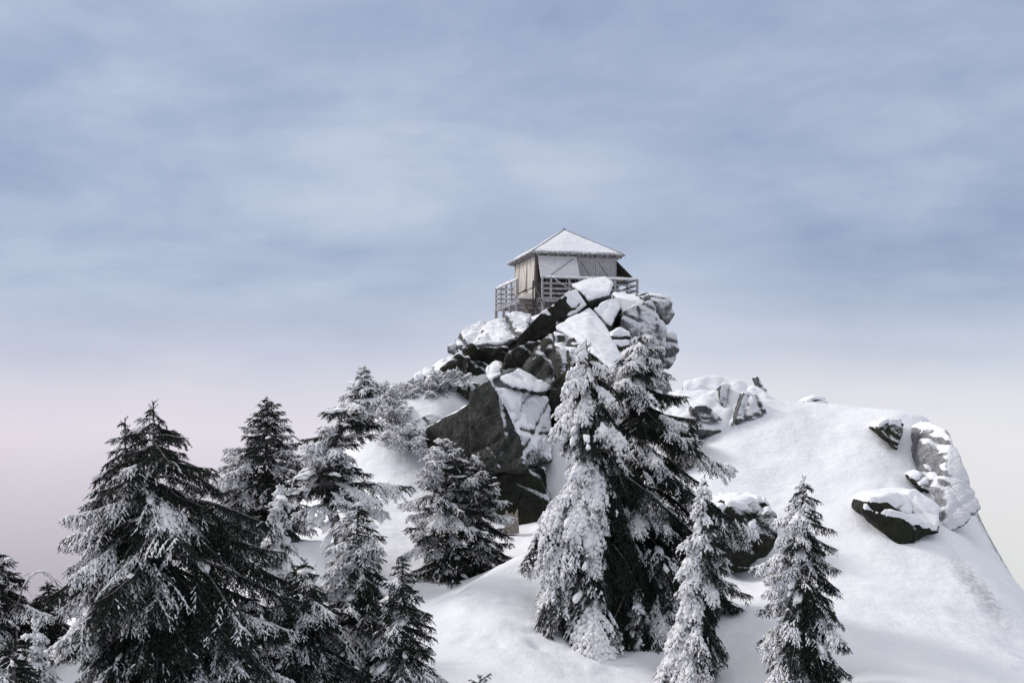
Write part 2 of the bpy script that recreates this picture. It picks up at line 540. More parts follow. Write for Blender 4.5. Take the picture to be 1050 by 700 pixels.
def boulder(label, hulls, mat='rock', voxel=.13, rough=.10, cap=.08, cap_thr=.8, cap_dir=(-.05, 0, 1), name='boulder', group=None, cap_noise=.16, rnd=0, yk=.42):
    """hulls: list of (front outline [(px,py,Y)...], thickness, drop)"""
    SEED[0] += 7
    sd = SEED[0]
    ym = min(p[2] for h in hulls for p in h[0])
    hulls = [([(p[0], p[1], ym + (p[2] - ym) * yk) for p in h[0]], h[1], h[2]) for h in hulls]
    v, q = remeshed([hull_pts(*h) for h in hulls], voxel * .7)
    v = smooth_field(v, q, rnd + 1)
    n = vnormals(v, q)
    # fractured planes: stepped noise, then a rougher grain
    s1 = fbm(v, .75, 2, sd)
    st = np.floor(s1 * 4) / 4
    d = rough * (1.0 * (.25 * s1 + .6 * st) + .5 * fbm(v, 2.6, 4, sd + 3, .6))
    rg = np.random.RandomState(sd)
    ext = v.max(0) - v.min(0)
    for k in range(7):
        pn = rg.randn(3) * np.array([1, .5, .9]); pn /= np.linalg.norm(pn)
        pc = v.min(0) + ext * rg.rand(3)
        dist = (v - pc) @ pn + .22 * fbm(v, .8, 3, sd + 40 + k)
        lim = sstep(.1, -.5, (v - pc) @ np.roll(pn, 1) - .4 * ext.max() * rg.rand())
        d = d - rough * 1.3 * np.exp(-(dist / (voxel * .9)) ** 2) * lim + rough * .55 * (sstep(-.07, .07, dist) - .5) * lim * (1 if k % 2 else -1)
    v = v + n * d[:, None]
    v = smooth_field(v, q, 1)
    c = v.mean(0); base = Vector((c[0], c[1], v[:, 2].min()))
    root = mk_mesh(name, v - np.array(base), q, M[mat])
    root.location = base
    tag(root, label, 'boulder' if name == 'boulder' else name.replace('_', ' '), group)
    if cap:
        n = vnormals(v, q)
        dv = np.array(cap_dir, float); dv /= np.linalg.norm(dv)
        ns = smooth_field(n, q, 2)
        a = ns @ dv + cap_noise * fbm(v, 1.4, 4, sd + 21)
        mk = sstep(cap_thr - .07, cap_thr + .07, a)
        mk = smooth_field(mk, q, 1)
        th = -0.03 + (cap + .03) * (sstep(.15, .8, mk)) * (1 + .35 * fbm(v, .9, 3, sd + 5))
        v2 = v + (n * .45 + dv * .55) * th[:, None]
        keep = (mk[q] > .12).any(1)
        if keep.sum() > 6:
            qq = q[keep]
            u, inv = np.unique(qq.ravel(), return_inverse=True)
            mk_mesh('snow_cap', v2[u] - np.array(base), inv.reshape(-1, 4), M['snow'], root)
    return root


def build_boulders():
    B = boulder
    # ---- the four slabs below the lookout, split by crossed cracks
    B('long dark slab under the lookout railing with a bright snow tip beside the crossed cracks',
      [([(529, 347, 52.9), (532, 356, 53), (551, 347, 53.1), (573, 337, 53.1), (585, 325, 53.1), (590, 323, 53.3), (602, 313, 54.6), (592, 297, 56), (581, 299, 53.3), (554, 321, 52.9)], 2.6, 1.6)],
      'rock_dark', .10, .04, .09, .66, (.35, -.4, 1), cap_noise=.08, yk=1)
    B('flat topped snowy slab, uppermost block right in front of the lookout',
      [([(586, 293, 56.4), (599, 288, 57.3), (621, 286, 57.8), (628, 292, 57), (624, 303, 55.6), (603, 309, 55), (594, 297, 55.6)], 3, 1)],
      'rock', .10, .03, .09, .4, (.1, -.4, 1), cap_noise=.1, yk=1)
    B('pointed snow covered slab to the right of the crossed cracks',
      [([(608, 317, 54.2), (625, 306, 55.6), (633, 305, 56.2), (636, 316, 55.2), (627, 335, 53.6), (620, 331, 53.4)], 3, 1)],
      'rock', .10, .03, .09, .35, (.1, -.45, 1), cap_noise=.1, yk=1)
    B('long snow apron slab running down from the crossed cracks to the tall tree',
      [([(604, 317, 53.8), (592, 325, 52.6), (590, 332, 51.6), (570, 336, 51), (587, 341, 50.2), (601, 350, 49), (626, 378, 47), (643, 380, 47.5), (627, 347, 51.4), (613, 326, 53)], 3.6, 3.0)],
      'rock', .10, .03, .09, .35, (.1, -.45, 1), cap_noise=.1, yk=1)
    # ---- right end of the summit
    B('big frosted grey block on the right of the summit with a flat speckled face',
      [([(637, 318, 54.8), (657, 309, 56), (669, 306, 56.6), (680, 329, 56), (684, 337, 55.6), (682, 366, 54.4), (652, 370, 53.6), (633, 345, 54)], 4, 0)],
      'rock_frost', .11, .06, .05, .88, yk=.45)
    B('split grey block jutting out at the upper right end of the summit',
      [([(663, 301, 58.5), (672, 303, 57.6), (689, 305, 57.4), (693, 322, 57), (686, 333, 56.6), (679, 327, 56.4), (668, 309, 57)], 3.5, 0)],
      'rock_frost', .11, .06, .06, .85, yk=.4)
    B('frosted block on the right cliff edge below the jutting block',
      [([(679, 343, 56), (693, 341, 56.4), (697, 362, 56), (688, 371, 55.4), (687, 379, 55.2), (676, 374, 55), (672, 352, 55.2)], 4, 0)],
      'rock_frost', .11, .06, .06, .85, yk=.4)
    B('small dark rock poking out of the snow under the right railing',
      [([(650, 303, 60), (657, 299, 60.2), (664, 297.5, 60.4), (671, 303, 60), (661, 307, 59.5)], 1.6, 0)], 'rock', .09, .05, .05, .85)
    B('wide snow filled ledge between the slabs and the frosted block',
      [([(628, 300, 60.5), (655, 304, 60.5), (660, 312, 57), (640, 322, 55.6), (632, 312, 57)], 3, 1)], 'rock', .12, .05, .12, .3, (0, -.2, 1), yk=1)
    B('small snow topped rock between the apron slab and the dark tree tip',
      [([(628, 345, 51), (636, 340, 52), (646, 345, 52), (645, 366, 50.5), (630, 366, 50)], 2, 0)], 'rock_dark', .1, .06, .12, .6)
    # ---- left shoulder
    B('broad rounded snow dusted shoulder rock left of the lookout posts',
      [([(465, 352, 56), (470, 340, 57.4), (488, 331, 58.4), (512, 326, 59), (528, 322, 59), (545, 322, 58.6), (538, 346, 54.8), (518, 357, 54.4), (496, 352, 54.6), (480, 352, 55), (472, 363, 55.0)], 4, 0)],
      'rock_frost', .10, .13, .035, .86, (.1, -.1, 1), cap_noise=.6, yk=.8)
    B('small square rock nub sticking out at the left end of the shoulder',
      [([(459, 354, 58), (467, 352, 58), (470, 361, 57.6), (466, 364, 57.4), (459, 361, 57.6)], 1.5, 0)], 'rock_frost', .08, .03, .03, .85)
    B('dark overhung rock wall beneath the snowy shoulder',
      [([(476, 354, 55), (520, 356, 54.6), (516, 374, 54), (500, 396, 53.4), (474, 400, 53.4), (476, 368, 54.6)], 3.4, 0)], 'rock_black', .12, .13, 0)
    B('leaning snowy slab on the left skyline of the crag',
      [([(421, 392, 54.4), (424, 385, 55.2), (440, 375, 56.4), (463, 364, 57), (474, 363, 56.6), (462, 380, 54.6), (446, 391, 53.8), (430, 400, 53.4)], 2.4, .6)],
      'rock_frost', .11, .09, .07, .66, (0, -.3, 1), cap_noise=.5, yk=.8)
    B('dark slab wedged between the leaning slab and the overhung wall',
      [([(450, 378, 53.8), (470, 362, 54.6), (482, 366, 54), (478, 384, 53.0), (462, 390, 52.8)], 2, 0)], 'rock_dark', .11, .08, .04, .85)
    B('small snow capped rock below the overhung wall',
      [([(496, 388, 51.6), (500, 376, 52.6), (509, 371, 53), (516, 375, 52.6), (514, 386, 51.4), (505, 390, 51)], 1.6, 0)], 'rock_dark', .09, .05, .13, .5, (0, -.3, 1), yk=1)
    B('flat ledge rock with a snow cushion left of the big boulder',
      [([(416, 414, 52.2), (430, 411, 52.6), (448, 410, 52.6), (446, 421, 51.6), (433, 427, 51.4), (416, 425, 51.4)], 1.8, 0)], 'rock_dark', .09, .05, .16, .7)
    B('low flat rock with a thick snow pillow nearest the twisted tree',
      [([(397, 423, 49.4), (410, 421, 50), (422, 424, 49.8), (412, 434, 48.8), (400, 434, 48.8)], 1.6, 0)], 'rock_dark', .08, .04, .22, .6)
    B('row of dark broken rock below the leaning slab',
      [([(424, 398, 52.6), (446, 392, 53), (470, 388, 53), (474, 402, 52), (450, 412, 51.6), (428, 410, 51.8)], 1.6, 0)], 'rock_dark', .1, .12, .08, .7)
    # ---- the middle of the face
    B('mossy green slab slanting below the long dark slab',
      [([(532, 354, 51.4), (553, 345, 51.8), (557, 351, 51.8), (536, 377, 50.6), (515, 377, 50.6), (520, 362, 51.2)], 3, 0)], 'rock_dark', .11, .06, .0)
    B('black triangular rock speckled with frost under the crossed slabs',
      [([(536, 376, 50), (552, 356, 50.6), (565, 342, 51.4), (571, 350, 50.2), (570, 398, 48.6), (552, 398, 48.8)], 3, 0)], 'rock_face', .11, .07, .0, yk=.7)
    B('dark blocky rock behind the top of the tall snowy tree',
      [([(567, 341, 51.2), (588, 342, 50.6), (600, 348, 49.8), (590, 372, 48.4), (575, 396, 48), (568, 372, 49)], 2.6, 0)], 'rock_face', .11, .07, .05, .85, yk=.7)
    B('brown shadowed rock in the cleft left of the tall snowy tree',
      [([(565, 392, 48.6), (586, 374, 48.6), (598, 400, 47.6), (590, 440, 46.8), (572, 436, 47), (560, 414, 47.8)], 3, 0)], 'rock_black', .12, .06, 0)
    # ---- the big boulder
    B('huge boulder with a dark left face and a frost streaked right face',
      [([(464, 428, 45.2), (478, 414, 45.0), (481, 440, 44.9), (479, 486, 44.6), (440, 492, 45.6), (434, 446, 46.2), (437, 438, 46.4)], 4, 0),
       ([(503, 387, 44.4), (481, 401, 44.5), (479, 415, 44.4), (483, 483, 43.9), (509, 483, 43.4), (519, 450, 43.5), (512, 402, 44.0)], 4, 0),
       ([(512, 403, 44.3), (522, 420, 43.9), (537, 456, 43.3), (537, 484, 43.1), (507, 482, 43.7), (510, 440, 44.0)], 4, 0),
       ([(511, 388, 45.0), (530, 378, 47.4), (567, 398, 48.6), (562, 406, 48), (548, 402, 45.6), (522, 396, 44.7)], 4, 0),
       ([(513, 398, 44.6), (563, 409, 47.4), (565, 441, 46.6), (562, 458, 46), (566, 474, 45.4), (540, 480, 43.6), (537, 456, 43.7), (530, 439, 43.8), (512, 403, 44.5)], 4, 0)],
      'rock_face', .10, .06, .05, .80, (.25, -.1, 1), cap_noise=.3, yk=1)
    B('dark mossy foot rock under the huge boulder beside the stump',
      [([(496, 478, 44.6), (560, 478, 44.6), (566, 505, 44), (560, 536, 43), (520, 540, 43), (496, 524, 43.6)], 3, 0)], 'rock_black', .12, .1, 0)
    B('dark rock at the left foot of the huge boulder behind the bushy tree',
      [([(437, 476, 46), (470, 470, 46), (505, 480, 45.4), (505, 540, 43.4), (450, 524, 44)], 3, 0)], 'rock_dark', .13, .1, .0)
    # ---- the right knoll
    B('snow clad rock knob forming the crest of the knoll',
      [([(668, 428, 45.6), (684, 408, 46.6), (705, 394, 47.2), (735, 388, 47.4), (762, 394, 47.4), (792, 408, 46.8), (798, 430, 45.4), (755, 446, 44.4), (715, 442, 44.2), (690, 446, 44.6)], 3, 1.5)],
      'rock', .12, .12, .12, .42, (0, -.4, 1), cap_noise=.42, yk=1, rnd=2)
    B('bare oval rock face on the left of the knoll crest',
      [([(706, 420, 44.5), (712, 414, 44.7), (724, 414, 44.8), (736, 421, 44.7), (742, 432, 44.3), (722, 434, 44.1), (709, 427, 44.3)], 2, 0)], 'rock', .085, .07, .05, .85)
    B('dark streaked rock patch on top of the snowy knoll crest',
      [([(737, 402, 45.7), (740, 393, 46.2), (752, 394, 46.4), (749, 408, 45.6), (744, 420, 45.0), (738, 414, 45.1)], 1.6, 0)], 'rock', .085, .06, .05, .9, yk=.8)
    B('grey ridged rock at the right end of the knoll crest',
      [([(750, 436, 44.0), (758, 417, 44.6), (763, 401, 45.4), (776, 403, 45.6), (791, 425, 44.8), (770, 428, 44.3), (760, 434, 44.0)], 2, 0)], 'rock', .085, .08, .06, .85, yk=.8)
    B('thin rock spike standing up behind the knoll crest',
      [([(774, 386, 48), (777, 385, 48), (788, 400, 48), (788, 412, 47.8), (782, 410, 47.6)], .8, 0)], 'rock_frost', .07, .03, .03, .85)
    B('snowy rounded hump of rock on the far side of the knoll',
      [([(825, 412, 49), (836, 407, 49), (848, 409, 49), (852, 416, 49), (830, 420, 48.6)], 1.6, 0)], 'rock_frost', .1, .05, .1, .3)
    B('dark rock half buried left of the knoll beside the big dark tree',
      [([(684, 452, 43.0), (695, 442, 43.4), (710, 438, 43.6), (718, 450, 43.2), (712, 478, 42.2), (690, 478, 42.2)], 2, 0)], 'rock_black', .09, .09, .05, .9)
    B('rounded black boulder in a snow hollow below the knoll',
      [([(733, 522.0, 35.70), (752, 513.0, 36.50), (786, 510.0, 36.70), (796, 526.0, 36.10), (793, 556.0, 35.30), (768, 586.0, 34.70), (742, 584.0, 34.90), (728, 550.0, 35.30)], 3, 0)], 'rock_black', .10, .09, .1, .86, yk=.8)
    B('small black rock hooked under a snow lip near the top of the knoll',
      [([(899, 437, 43.0), (912, 430, 43.3), (929, 434, 43.3), (926, 450, 42.7), (920, 462, 42.3), (914, 452, 42.5)], 1.4, 0)], 'rock_black', .075, .04, .16, .8, yk=1)
    B('big frosted block at the right edge of the snow knoll',
      [([(940, 438, 43.6), (958, 431, 43.6), (974, 440, 42.0), (986, 468, 40.9), (1006, 520, 39.4), (988, 540, 38.6), (970, 547, 38.3), (952, 532, 39.4), (948, 505, 41.2), (936, 486, 43.0)], 4, -.3)],
      'rock_dust', .09, .05, .02, .93, (-.5, -.1, 1), cap_noise=.1, yk=1, rnd=1)
    B('jagged dark rock breaking the snow above the flat ledge rock',
      [([(470, 398, 51.6), (482, 388, 52.4), (494, 392, 52.2), (492, 404, 51.4), (478, 410, 51)], 1.5, 0)], 'rock_dark', .085, .08, .06, .8)
    B('broken grey rock at the foot of the flat ledge rock',
      [([(428, 428, 50), (440, 424, 50.4), (456, 428, 50), (450, 440, 49), (434, 440, 49)], 1.4, 0)], 'rock', .085, .08, .06, .8)
    B('thin black strip put in for the dark crack below the frosted block, between it and the snow',
      [([(932, 488.0, 40.90), (943, 482.0, 41.30), (953, 494.0, 40.80), (958, 507.0, 40.30), (945, 502.0, 40.30)], 1.2, 0)], 'rock_black', .08, .04, .06, .85, yk=1)  # black piece stands in for the dark of a crack, not a separate rock
    B('black undercut boulder with a thick snow top on the right slope',
      [([(885, 524, 37.4), (891, 513, 37.5), (907, 511, 37.4), (916, 530, 37.0), (926, 549, 36.8), (962, 546, 37.1), (943, 554, 36.9), (922, 560, 36.8), (939, 505, 39.4), (965, 527, 38.8)], 2, 0)],
      'rock_black', .085, .04, .17, .72, (.05, -.1, 1), cap_noise=.1, yk=1, rnd=2)
    B('snow covered rock under the skirt of the tall snowy tree',
      [([(640, 640, 30.2), (650, 622, 31), (664, 628, 31), (668, 645, 30.4), (650, 656, 29.8)], 1.2, 0)], 'rock_dark', .08, .05, .12, .6)


build_boulders()


# ------------------------------------------------------------------ trees
def sprig_template(seed, k=13, wid=.075, flat=.75):
    rng = np.random.RandomState(seed)
    v = []; f = []
    for i in range(k):
        t = (i + rng.rand() * .6) / k
        a = rng.rand() * 2 * np.pi
        r = np.array([0, np.cos(a), np.sin(a) * flat])
        d = np.array([.8, 0, 0]) + r * .62
        d /= np.linalg.norm(d)
        L = .30 * (1.15 - .5 * t) * (.8 + .4 * rng.rand())
        s = np.cross(d, rng.randn(3)); s /= np.linalg.norm(s)
        b = np.array([t * .9, 0, 0])
        n = len(v)
        v += [b - s * wid * .5, b + s * wid * .5, b + d * L * .6 + s * wid * .6, b + d * L]
        f += [(n, n + 1, n + 2), (n, n + 2, n + 3)]
    n = len(v)      # stem
    v += [(0, -.03, 0), (0, .03, 0), (1.08, 0, .0), (0, 0, .04)]
    f += [(n, n + 1, n + 2), (n, n + 2, n + 3)]
    return np.array(v, float), np.array(f)


def ico_template(seed, jit=.28, sub=1):
    bm = bmesh.new()
    bmesh.ops.create_icosphere(bm, subdivisions=sub, radius=1)
    v = np.array([x.co[:] for x in bm.verts]); f = np.array([[x.index for x in p.verts] for p in bm.faces])
    bm.free()
    rng = np.random.RandomState(seed)
    v = v * (1 + jit * rng.randn(len(v), 1)) + .12 * rng.randn(*v.shape)
    return v, f


SPRIGS = [sprig_template(s) for s in range(5)]
BLOBS = [ico_template(s, .24) for s in range(8)]
BLOBS2 = [ico_template(50 + s, .16, 2) for s in range(5)]


def frames(d):
    d = d / (np.linalg.norm(d, axis=1)[:, None] + 1e-9)
    up = np.array([0, 0, 1.0])
    y = np.cross(np.broadcast_to(up, d.shape), d)
    ln = np.linalg.norm(y, axis=1)
    y[ln < 1e-3] = (0, 1, 0)
    y /= np.linalg.norm(y, axis=1)[:, None]
    z = np.cross(d, y)
    return d, y, z


def instance(templates, p, d, sc, roll, rng):
    """place templates at p along d; sc (n,3)"""
    x, y, z = frames(d)
    c, s = np.cos(roll)[:, None], np.sin(roll)[:, None]
    y, z = y * c + z * s, z * c - y * s
    pick = rng.randint(len(templates), size=len(p))
    V, Fc, off = [], [], 0
    for k, (tv, tf) in enumerate(templates):
        w = np.nonzero(pick == k)[0]
        if not len(w): continue
        vv = (p[w][:, None] + tv[None, :, 0:1] * (x[w] * sc[w, 0:1])[:, None] + tv[None, :, 1:2] * (y[w] * sc[w, 1:2])[:, None] + tv[None, :, 2:3] * (z[w] * sc[w, 2:3])[:, None])
        ff = tf[None] + (np.arange(len(w)) * len(tv))[:, None, None] + off
        V.append(vv.reshape(-1, 3)); Fc.append(ff.reshape(-1, 3)); off += len(w) * len(tv)
    return np.concatenate(V), np.concatenate(Fc)


WIND = np.array([-.93, -.37, 0])


def conifer(name, label, trunk, radius, seed, cat='tree', group=None, nbr=90, prof=.72, elev=(28, -10), droop=55, lat=.34, finger=.23, width=.155,
            fsp=.085, lsp=.15, snow=.45, wind=.3, blob=.022, pads=.08, pad_size=.09, trunk_r=None, hmin=.04, lop=0.0, lop_dir=(1, 0), mat='needle',
            sag=.4, gap=.0, flick=18, snow_noise=.5, vary=.45, plaster=0, plaster_size=.1, snow_top=0.0, hang=.35, rare=.22):
    """trunk: world polyline base->tip.  Each bough is a drooping frond: axis > laterals > fingers of needles; snow lies on whole fronds."""
    rng = np.random.RandomState(seed)
    tp = np.array(trunk, float)
    seg = np.concatenate([[0], np.cumsum(np.linalg.norm(np.diff(tp, axis=0), axis=1))])
    H = seg[-1]
    hs = np.linspace(0, 1, 28)
    tpts = np.stack([np.interp(hs * H, seg, tp[:, k]) for k in range(3)], 1)
    tpts = smooth_line(tpts)
    base = tpts[0].copy()
    trunk_r = trunk_r or (.020 * H + .03)
    tv, tq = tube(tpts, trunk_r * (1 - hs) ** .9 + .010, 8)
    WV, WF, wn = [tv], [tq], len(tv)
    FP, FD, FL, FS = [], [], [], []        # finger base, direction, length, snow score
    LP, LD, LS = [], [], []                # points on the axes (for snow ridges), direction, score
    PP, PD, PS = [], [], []
    ld = np.array([*lop_dir, 0.0])
    UP = np.array([0, 0, 1.0])
    for i in range(nbr):
        u = (i + rng.rand()) / nbr
        h = hmin + (0.985 - hmin) * (1 - (1 - u) ** .85)
        az = i * 2.399963 + rng.rand() * .9
        o = np.array([math.cos(az), math.sin(az), 0])
        if gap and rng.rand() < gap: continue
        nz = float(fbm([[math.cos(az) * 1.1 + seed, math.sin(az) * 1.1, h * 6]], 1, 2, seed)[0])
        L = 1.2 * radius * (1 - h) ** prof * (.62 + .5 * rng.rand()) * (1 + vary * nz) * (1 + lop * float(o @ ld)) * (1 - math.exp(-(1 - h) / .04)) + .06
        e0 = R(elev[1] + (elev[0] - elev[1]) * h ** 1.3 + rng.randn() * 7)
        dr = R(droop * (1 - .45 * h) * (.75 + .5 * rng.rand()))
        n = 11
        sg = np.linspace(0, 1, n)
        el = e0 - dr * np.sin(sg * math.pi * .62) + R(flick) * np.clip(sg - .62, 0, 1) * 2
        azs = az + R(16) * rng.randn() * sg
        dd = np.stack([np.cos(el) * np.cos(azs), np.cos(el) * np.sin(azs), np.sin(el)], 1)
        st = np.array([np.interp(h, hs, tpts[:, k]) for k in range(3)])
        path = st + np.concatenate([[np.zeros(3)], np.cumsum((dd[1:] + dd[:-1]) * .5 * L / (n - 1), 0)])
        bv, bq = tube(path, (.010 + .011 * L) * (1 - sg) + .004, 4)
        WV.append(bv); WF.append(bq + wn); wn += len(bv)
        bsnow = snow + wind * float(o @ WIND) + rare * rng.randn() + snow_top * (h - .5)
        # laterals on both sides (row 0 is the axis itself)
        J = max(4, int(L / lsp * 2))
        ss = np.clip(.14 + .84 * (np.arange(J) + .6 * rng.rand(J)) / J, 0, 1)
        side = np.where(np.arange(J) % 2, 1., -1.)
        q0 = np.stack([np.interp(ss, sg, path[:, k]) for k in range(3)], 1)
        tt = np.stack([np.interp(ss, sg, dd[:, k]) for k in range(3)], 1)
        tt /= np.linalg.norm(tt, axis=1)[:, None]
        lt = np.cross(tt, UP); lt /= np.linalg.norm(lt, axis=1)[:, None] + 1e-6
        al = R(1) * (50 + 9 * rng.randn(J))
        d0 = tt * np.cos(al)[:, None] + lt * (side * np.sin(al))[:, None] + UP * (rng.randn(J) * .10)[:, None]
        tl = np.minimum(lat * L * (1 - ss) ** .65 * sstep(.0, .4, ss + .12) * (.7 + .6 * rng.rand(J)) + .05, .75)
        # axis row
        q0 = np.concatenate([path[2][None], q0]); tl = np.concatenate([[L * .8], tl]); lsn = np.concatenate([[.12], .16 * rng.randn(J)])
        K = max(2, int(np.max(tl) / fsp) + 1)
        uk = (np.arange(K) + .3)[None] / np.maximum(tl / fsp, 1)[:, None]
        ok = uk < 1.0
        ukc = np.clip(uk, 0, 1)
        pp = np.empty((J + 1, K, 3)); td = np.empty((J + 1, K, 3))
        pp[1:] = q0[1:, None] + d0[:, None] * (tl[1:, None] * ukc[1:])[..., None]
        pp[1:, :, 2] -= sag * tl[1:, None] * ukc[1:] ** 2 * 1.3
        td[1:] = d0[:, None]
        td[1:, :, 2] -= 2.6 * sag * ukc[1:]
        a0 = .2 + .8 * ukc[0]
        pp[0] = np.stack([np.interp(a0, sg, path[:, k]) for k in range(3)], 1)
        td[0] = np.stack([np.interp(a0, sg, dd[:, k]) for k in range(3)], 1)
        td /= np.linalg.norm(td, axis=2)[..., None]
        s2 = np.cross(td, UP); s2 /= np.linalg.norm(s2, axis=2)[..., None] + 1e-6
        reach = np.concatenate([[.8], ss])[:, None] + .15 * ukc
        score = bsnow + lsn[:, None] + np.where(reach < .38, -.35, .08) + snow_noise * fbm(pp.reshape(-1, 3), 1.1, 2, seed).reshape(J + 1, K)
        for sd_ in (-1, 1, 0):
            if sd_ == 0:           # tip finger of every lateral
                w = np.zeros_like(ok); w[np.arange(J + 1), np.maximum(ok.sum(1) - 1, 0)] = True
                fd = td + rng.randn(*td.shape) * .1
            else:
                w = ok
                aa = R(1) * (42 + 10 * rng.randn(*ok.shape))
                fd = td * np.cos(aa)[..., None] + s2 * (sd_ * np.sin(aa))[..., None] + rng.randn(*td.shape) * .10
            fd[..., 2] -= hang
            fl = finger * (1 - .35 * ukc) * (.65 + .6 * rng.rand(*ok.shape)) * min(1, .5 + L)
            FP.append(pp[w]); FD.append(fd[w]); FL.append(fl[w]); FS.append((score + .07 * rng.randn(*ok.shape))[w])
        LP.append(pp[ok]); LD.append(td[ok]); LS.append(score[ok])
        npd = rng.poisson(max(pads * (1 + 1.6 * wind * float(o @ WIND)), 0) * L / .16)
        if npd:
            sb = .2 + .75 * rng.rand(npd)
            pb = np.stack([np.interp(sb, sg, path[:, k]) for k in range(3)], 1)
            r = pad_size * (.5 + .9 * rng.rand(npd)) * (1.1 - .5 * sb)
            PP.append(pb + rng.randn(npd, 3) * np.array([.06, .06, .0]) + UP * .25 * r[:, None])
            PD.append(np.stack([np.interp(sb, sg, dd[:, k]) for k in range(3)], 1)); PS.append(np.stack([r * 1.9, r * 1.1, r * .42], 1))
    # leader shoot
    nl = 16
    lz = 1 - .10 * rng.rand(nl)
    a = rng.rand(nl) * 6.28
    FP.append(np.stack([np.interp(lz, hs, tpts[:, k]) for k in range(3)], 1)); FD.append(np.stack([np.cos(a) * .7, np.sin(a) * .7, np.ones(nl) * .7], 1))
    FL.append(np.full(nl, finger * .6)); FS.append(np.full(nl, snow) + wind * (np.cos(a) * WIND[0] + np.sin(a) * WIND[1]) + .15 * rng.randn(nl))
    FP, FD, FL, FS = (np.concatenate(x) for x in (FP, FD, FL, FS))
    LP, LD, LS = (np.concatenate(x) for x in (LP, LD, LS))
    n = len(FP)
    FD /= np.linalg.norm(FD, axis=1)[:, None]
    root = empty(name, tuple(base))
    tag(root, label, cat, group)
    mk_mesh('trunk', np.concatenate(WV) - base, np.concatenate(WF), M['bark'], root)
    v, f = instance(SPRIGS, FP, FD, np.stack([FL, np.full(n, width), np.full(n, width * .85)], 1), rng.rand(n) * 6.28, rng)
    mk_mesh('crown', v - base, f, M[mat], root, smooth=False)
    SV, SF, sn = [], [], 0

    def put(T, p, d, sc, roll):
        nonlocal sn
        if not len(p): return
        v, f = instance(T, p, d, sc, roll, rng)
        SV.append(v); SF.append(f + sn); sn += len(v)
    shift = np.clip(wind, 0, 1) * .5 * WIND
    on = FS > .5
    for t0, k0 in ((.12, 1.15), (.45, 1.0), (.78, .72)):      # a ridge of snow along the top of each finger
        p, d, l, q = FP[on], FD[on], FL[on], np.clip(.75 + .8 * (FS[on] - .5), .7, 1.35)
        m = len(p)
        r = blob * k0 * q * (.65 + .7 * rng.rand(m))
        c = p + d * (l * (t0 + .12 * rng.randn(m)))[:, None] + (UP * .55 + shift) * r[:, None] + rng.randn(m, 3) * (r * .3)[:, None]
        put(BLOBS, c, d + rng.randn(m, 3) * .15, np.stack([l * .24 + r * .3, r, r * .75], 1), rng.rand(m) * 6.28)
    on = LS > .56
    p, d, m = LP[on], LD[on], int(on.sum())
    r = blob * 1.5 * np.clip(.7 + .9 * (LS[on] - .5), .7, 1.5) * (.7 + .6 * rng.rand(m))
    put(BLOBS, p + (UP * .5 + shift) * r[:, None], d, np.stack([np.full(m, fsp * .75) + r * .3, r, r * .75], 1), rng.randn(m) * .5)
    if PP:
        pp_ = np.concatenate(PP)
        put(BLOBS2, pp_, np.concatenate(PD), np.concatenate(PS), rng.randn(len(pp_)) * .3)
    if plaster:                     # snow driven against the windward side of the stem
        hh = .2 + .79 * rng.rand(plaster)
        cp = np.stack([np.interp(hh, hs, tpts[:, k]) for k in range(3)], 1)
        rad = radius * (1 - hh) ** prof * (.12 + .5 * rng.rand(plaster))
        ang = math.atan2(WIND[1], WIND[0]) + rng.randn(plaster) * .5
        cp = cp + np.stack([np.cos(ang) * rad, np.sin(ang) * rad, -rad * .5], 1)
        rr = plaster_size * (.5 + .8 * rng.rand(plaster)) * (1.15 - .6 * hh)
        put(BLOBS2, cp, np.stack([np.cos(ang), np.sin(ang), -1.2 + .3 * rng.randn(plaster)], 1), np.stack([rr * 1.6, rr * .8, rr * .55], 1), rng.randn(plaster) * .4)
    if SV:
        mk_mesh('snow_cover', np.concatenate(SV) - base, np.concatenate(SF), M['rime'], root)
    return root


def smooth_line(p, it=3):
    for _ in range(it):
        p[1:-1] = .5 * p[1:-1] + .25 * (p[:-2] + p[2:])
    return p


def stem(tx, ty, Y, bx, by=None, sink=.25, bend=0.0, dY=0.0):
    """trunk polyline from the ground under (bx) to the tip pixel"""
    tip = P(tx, ty, Y)
    if by is None:
        x = (bx - CX) / F * Y
        b = np.array([x, Y, gz(x, Y) - sink])
    else:
        b = P(bx, by, Y)
    b[1] += dY
    m1 = b + (tip - b) * .45 + np.array([bend, 0, 0])
    return [b, m1, tip]


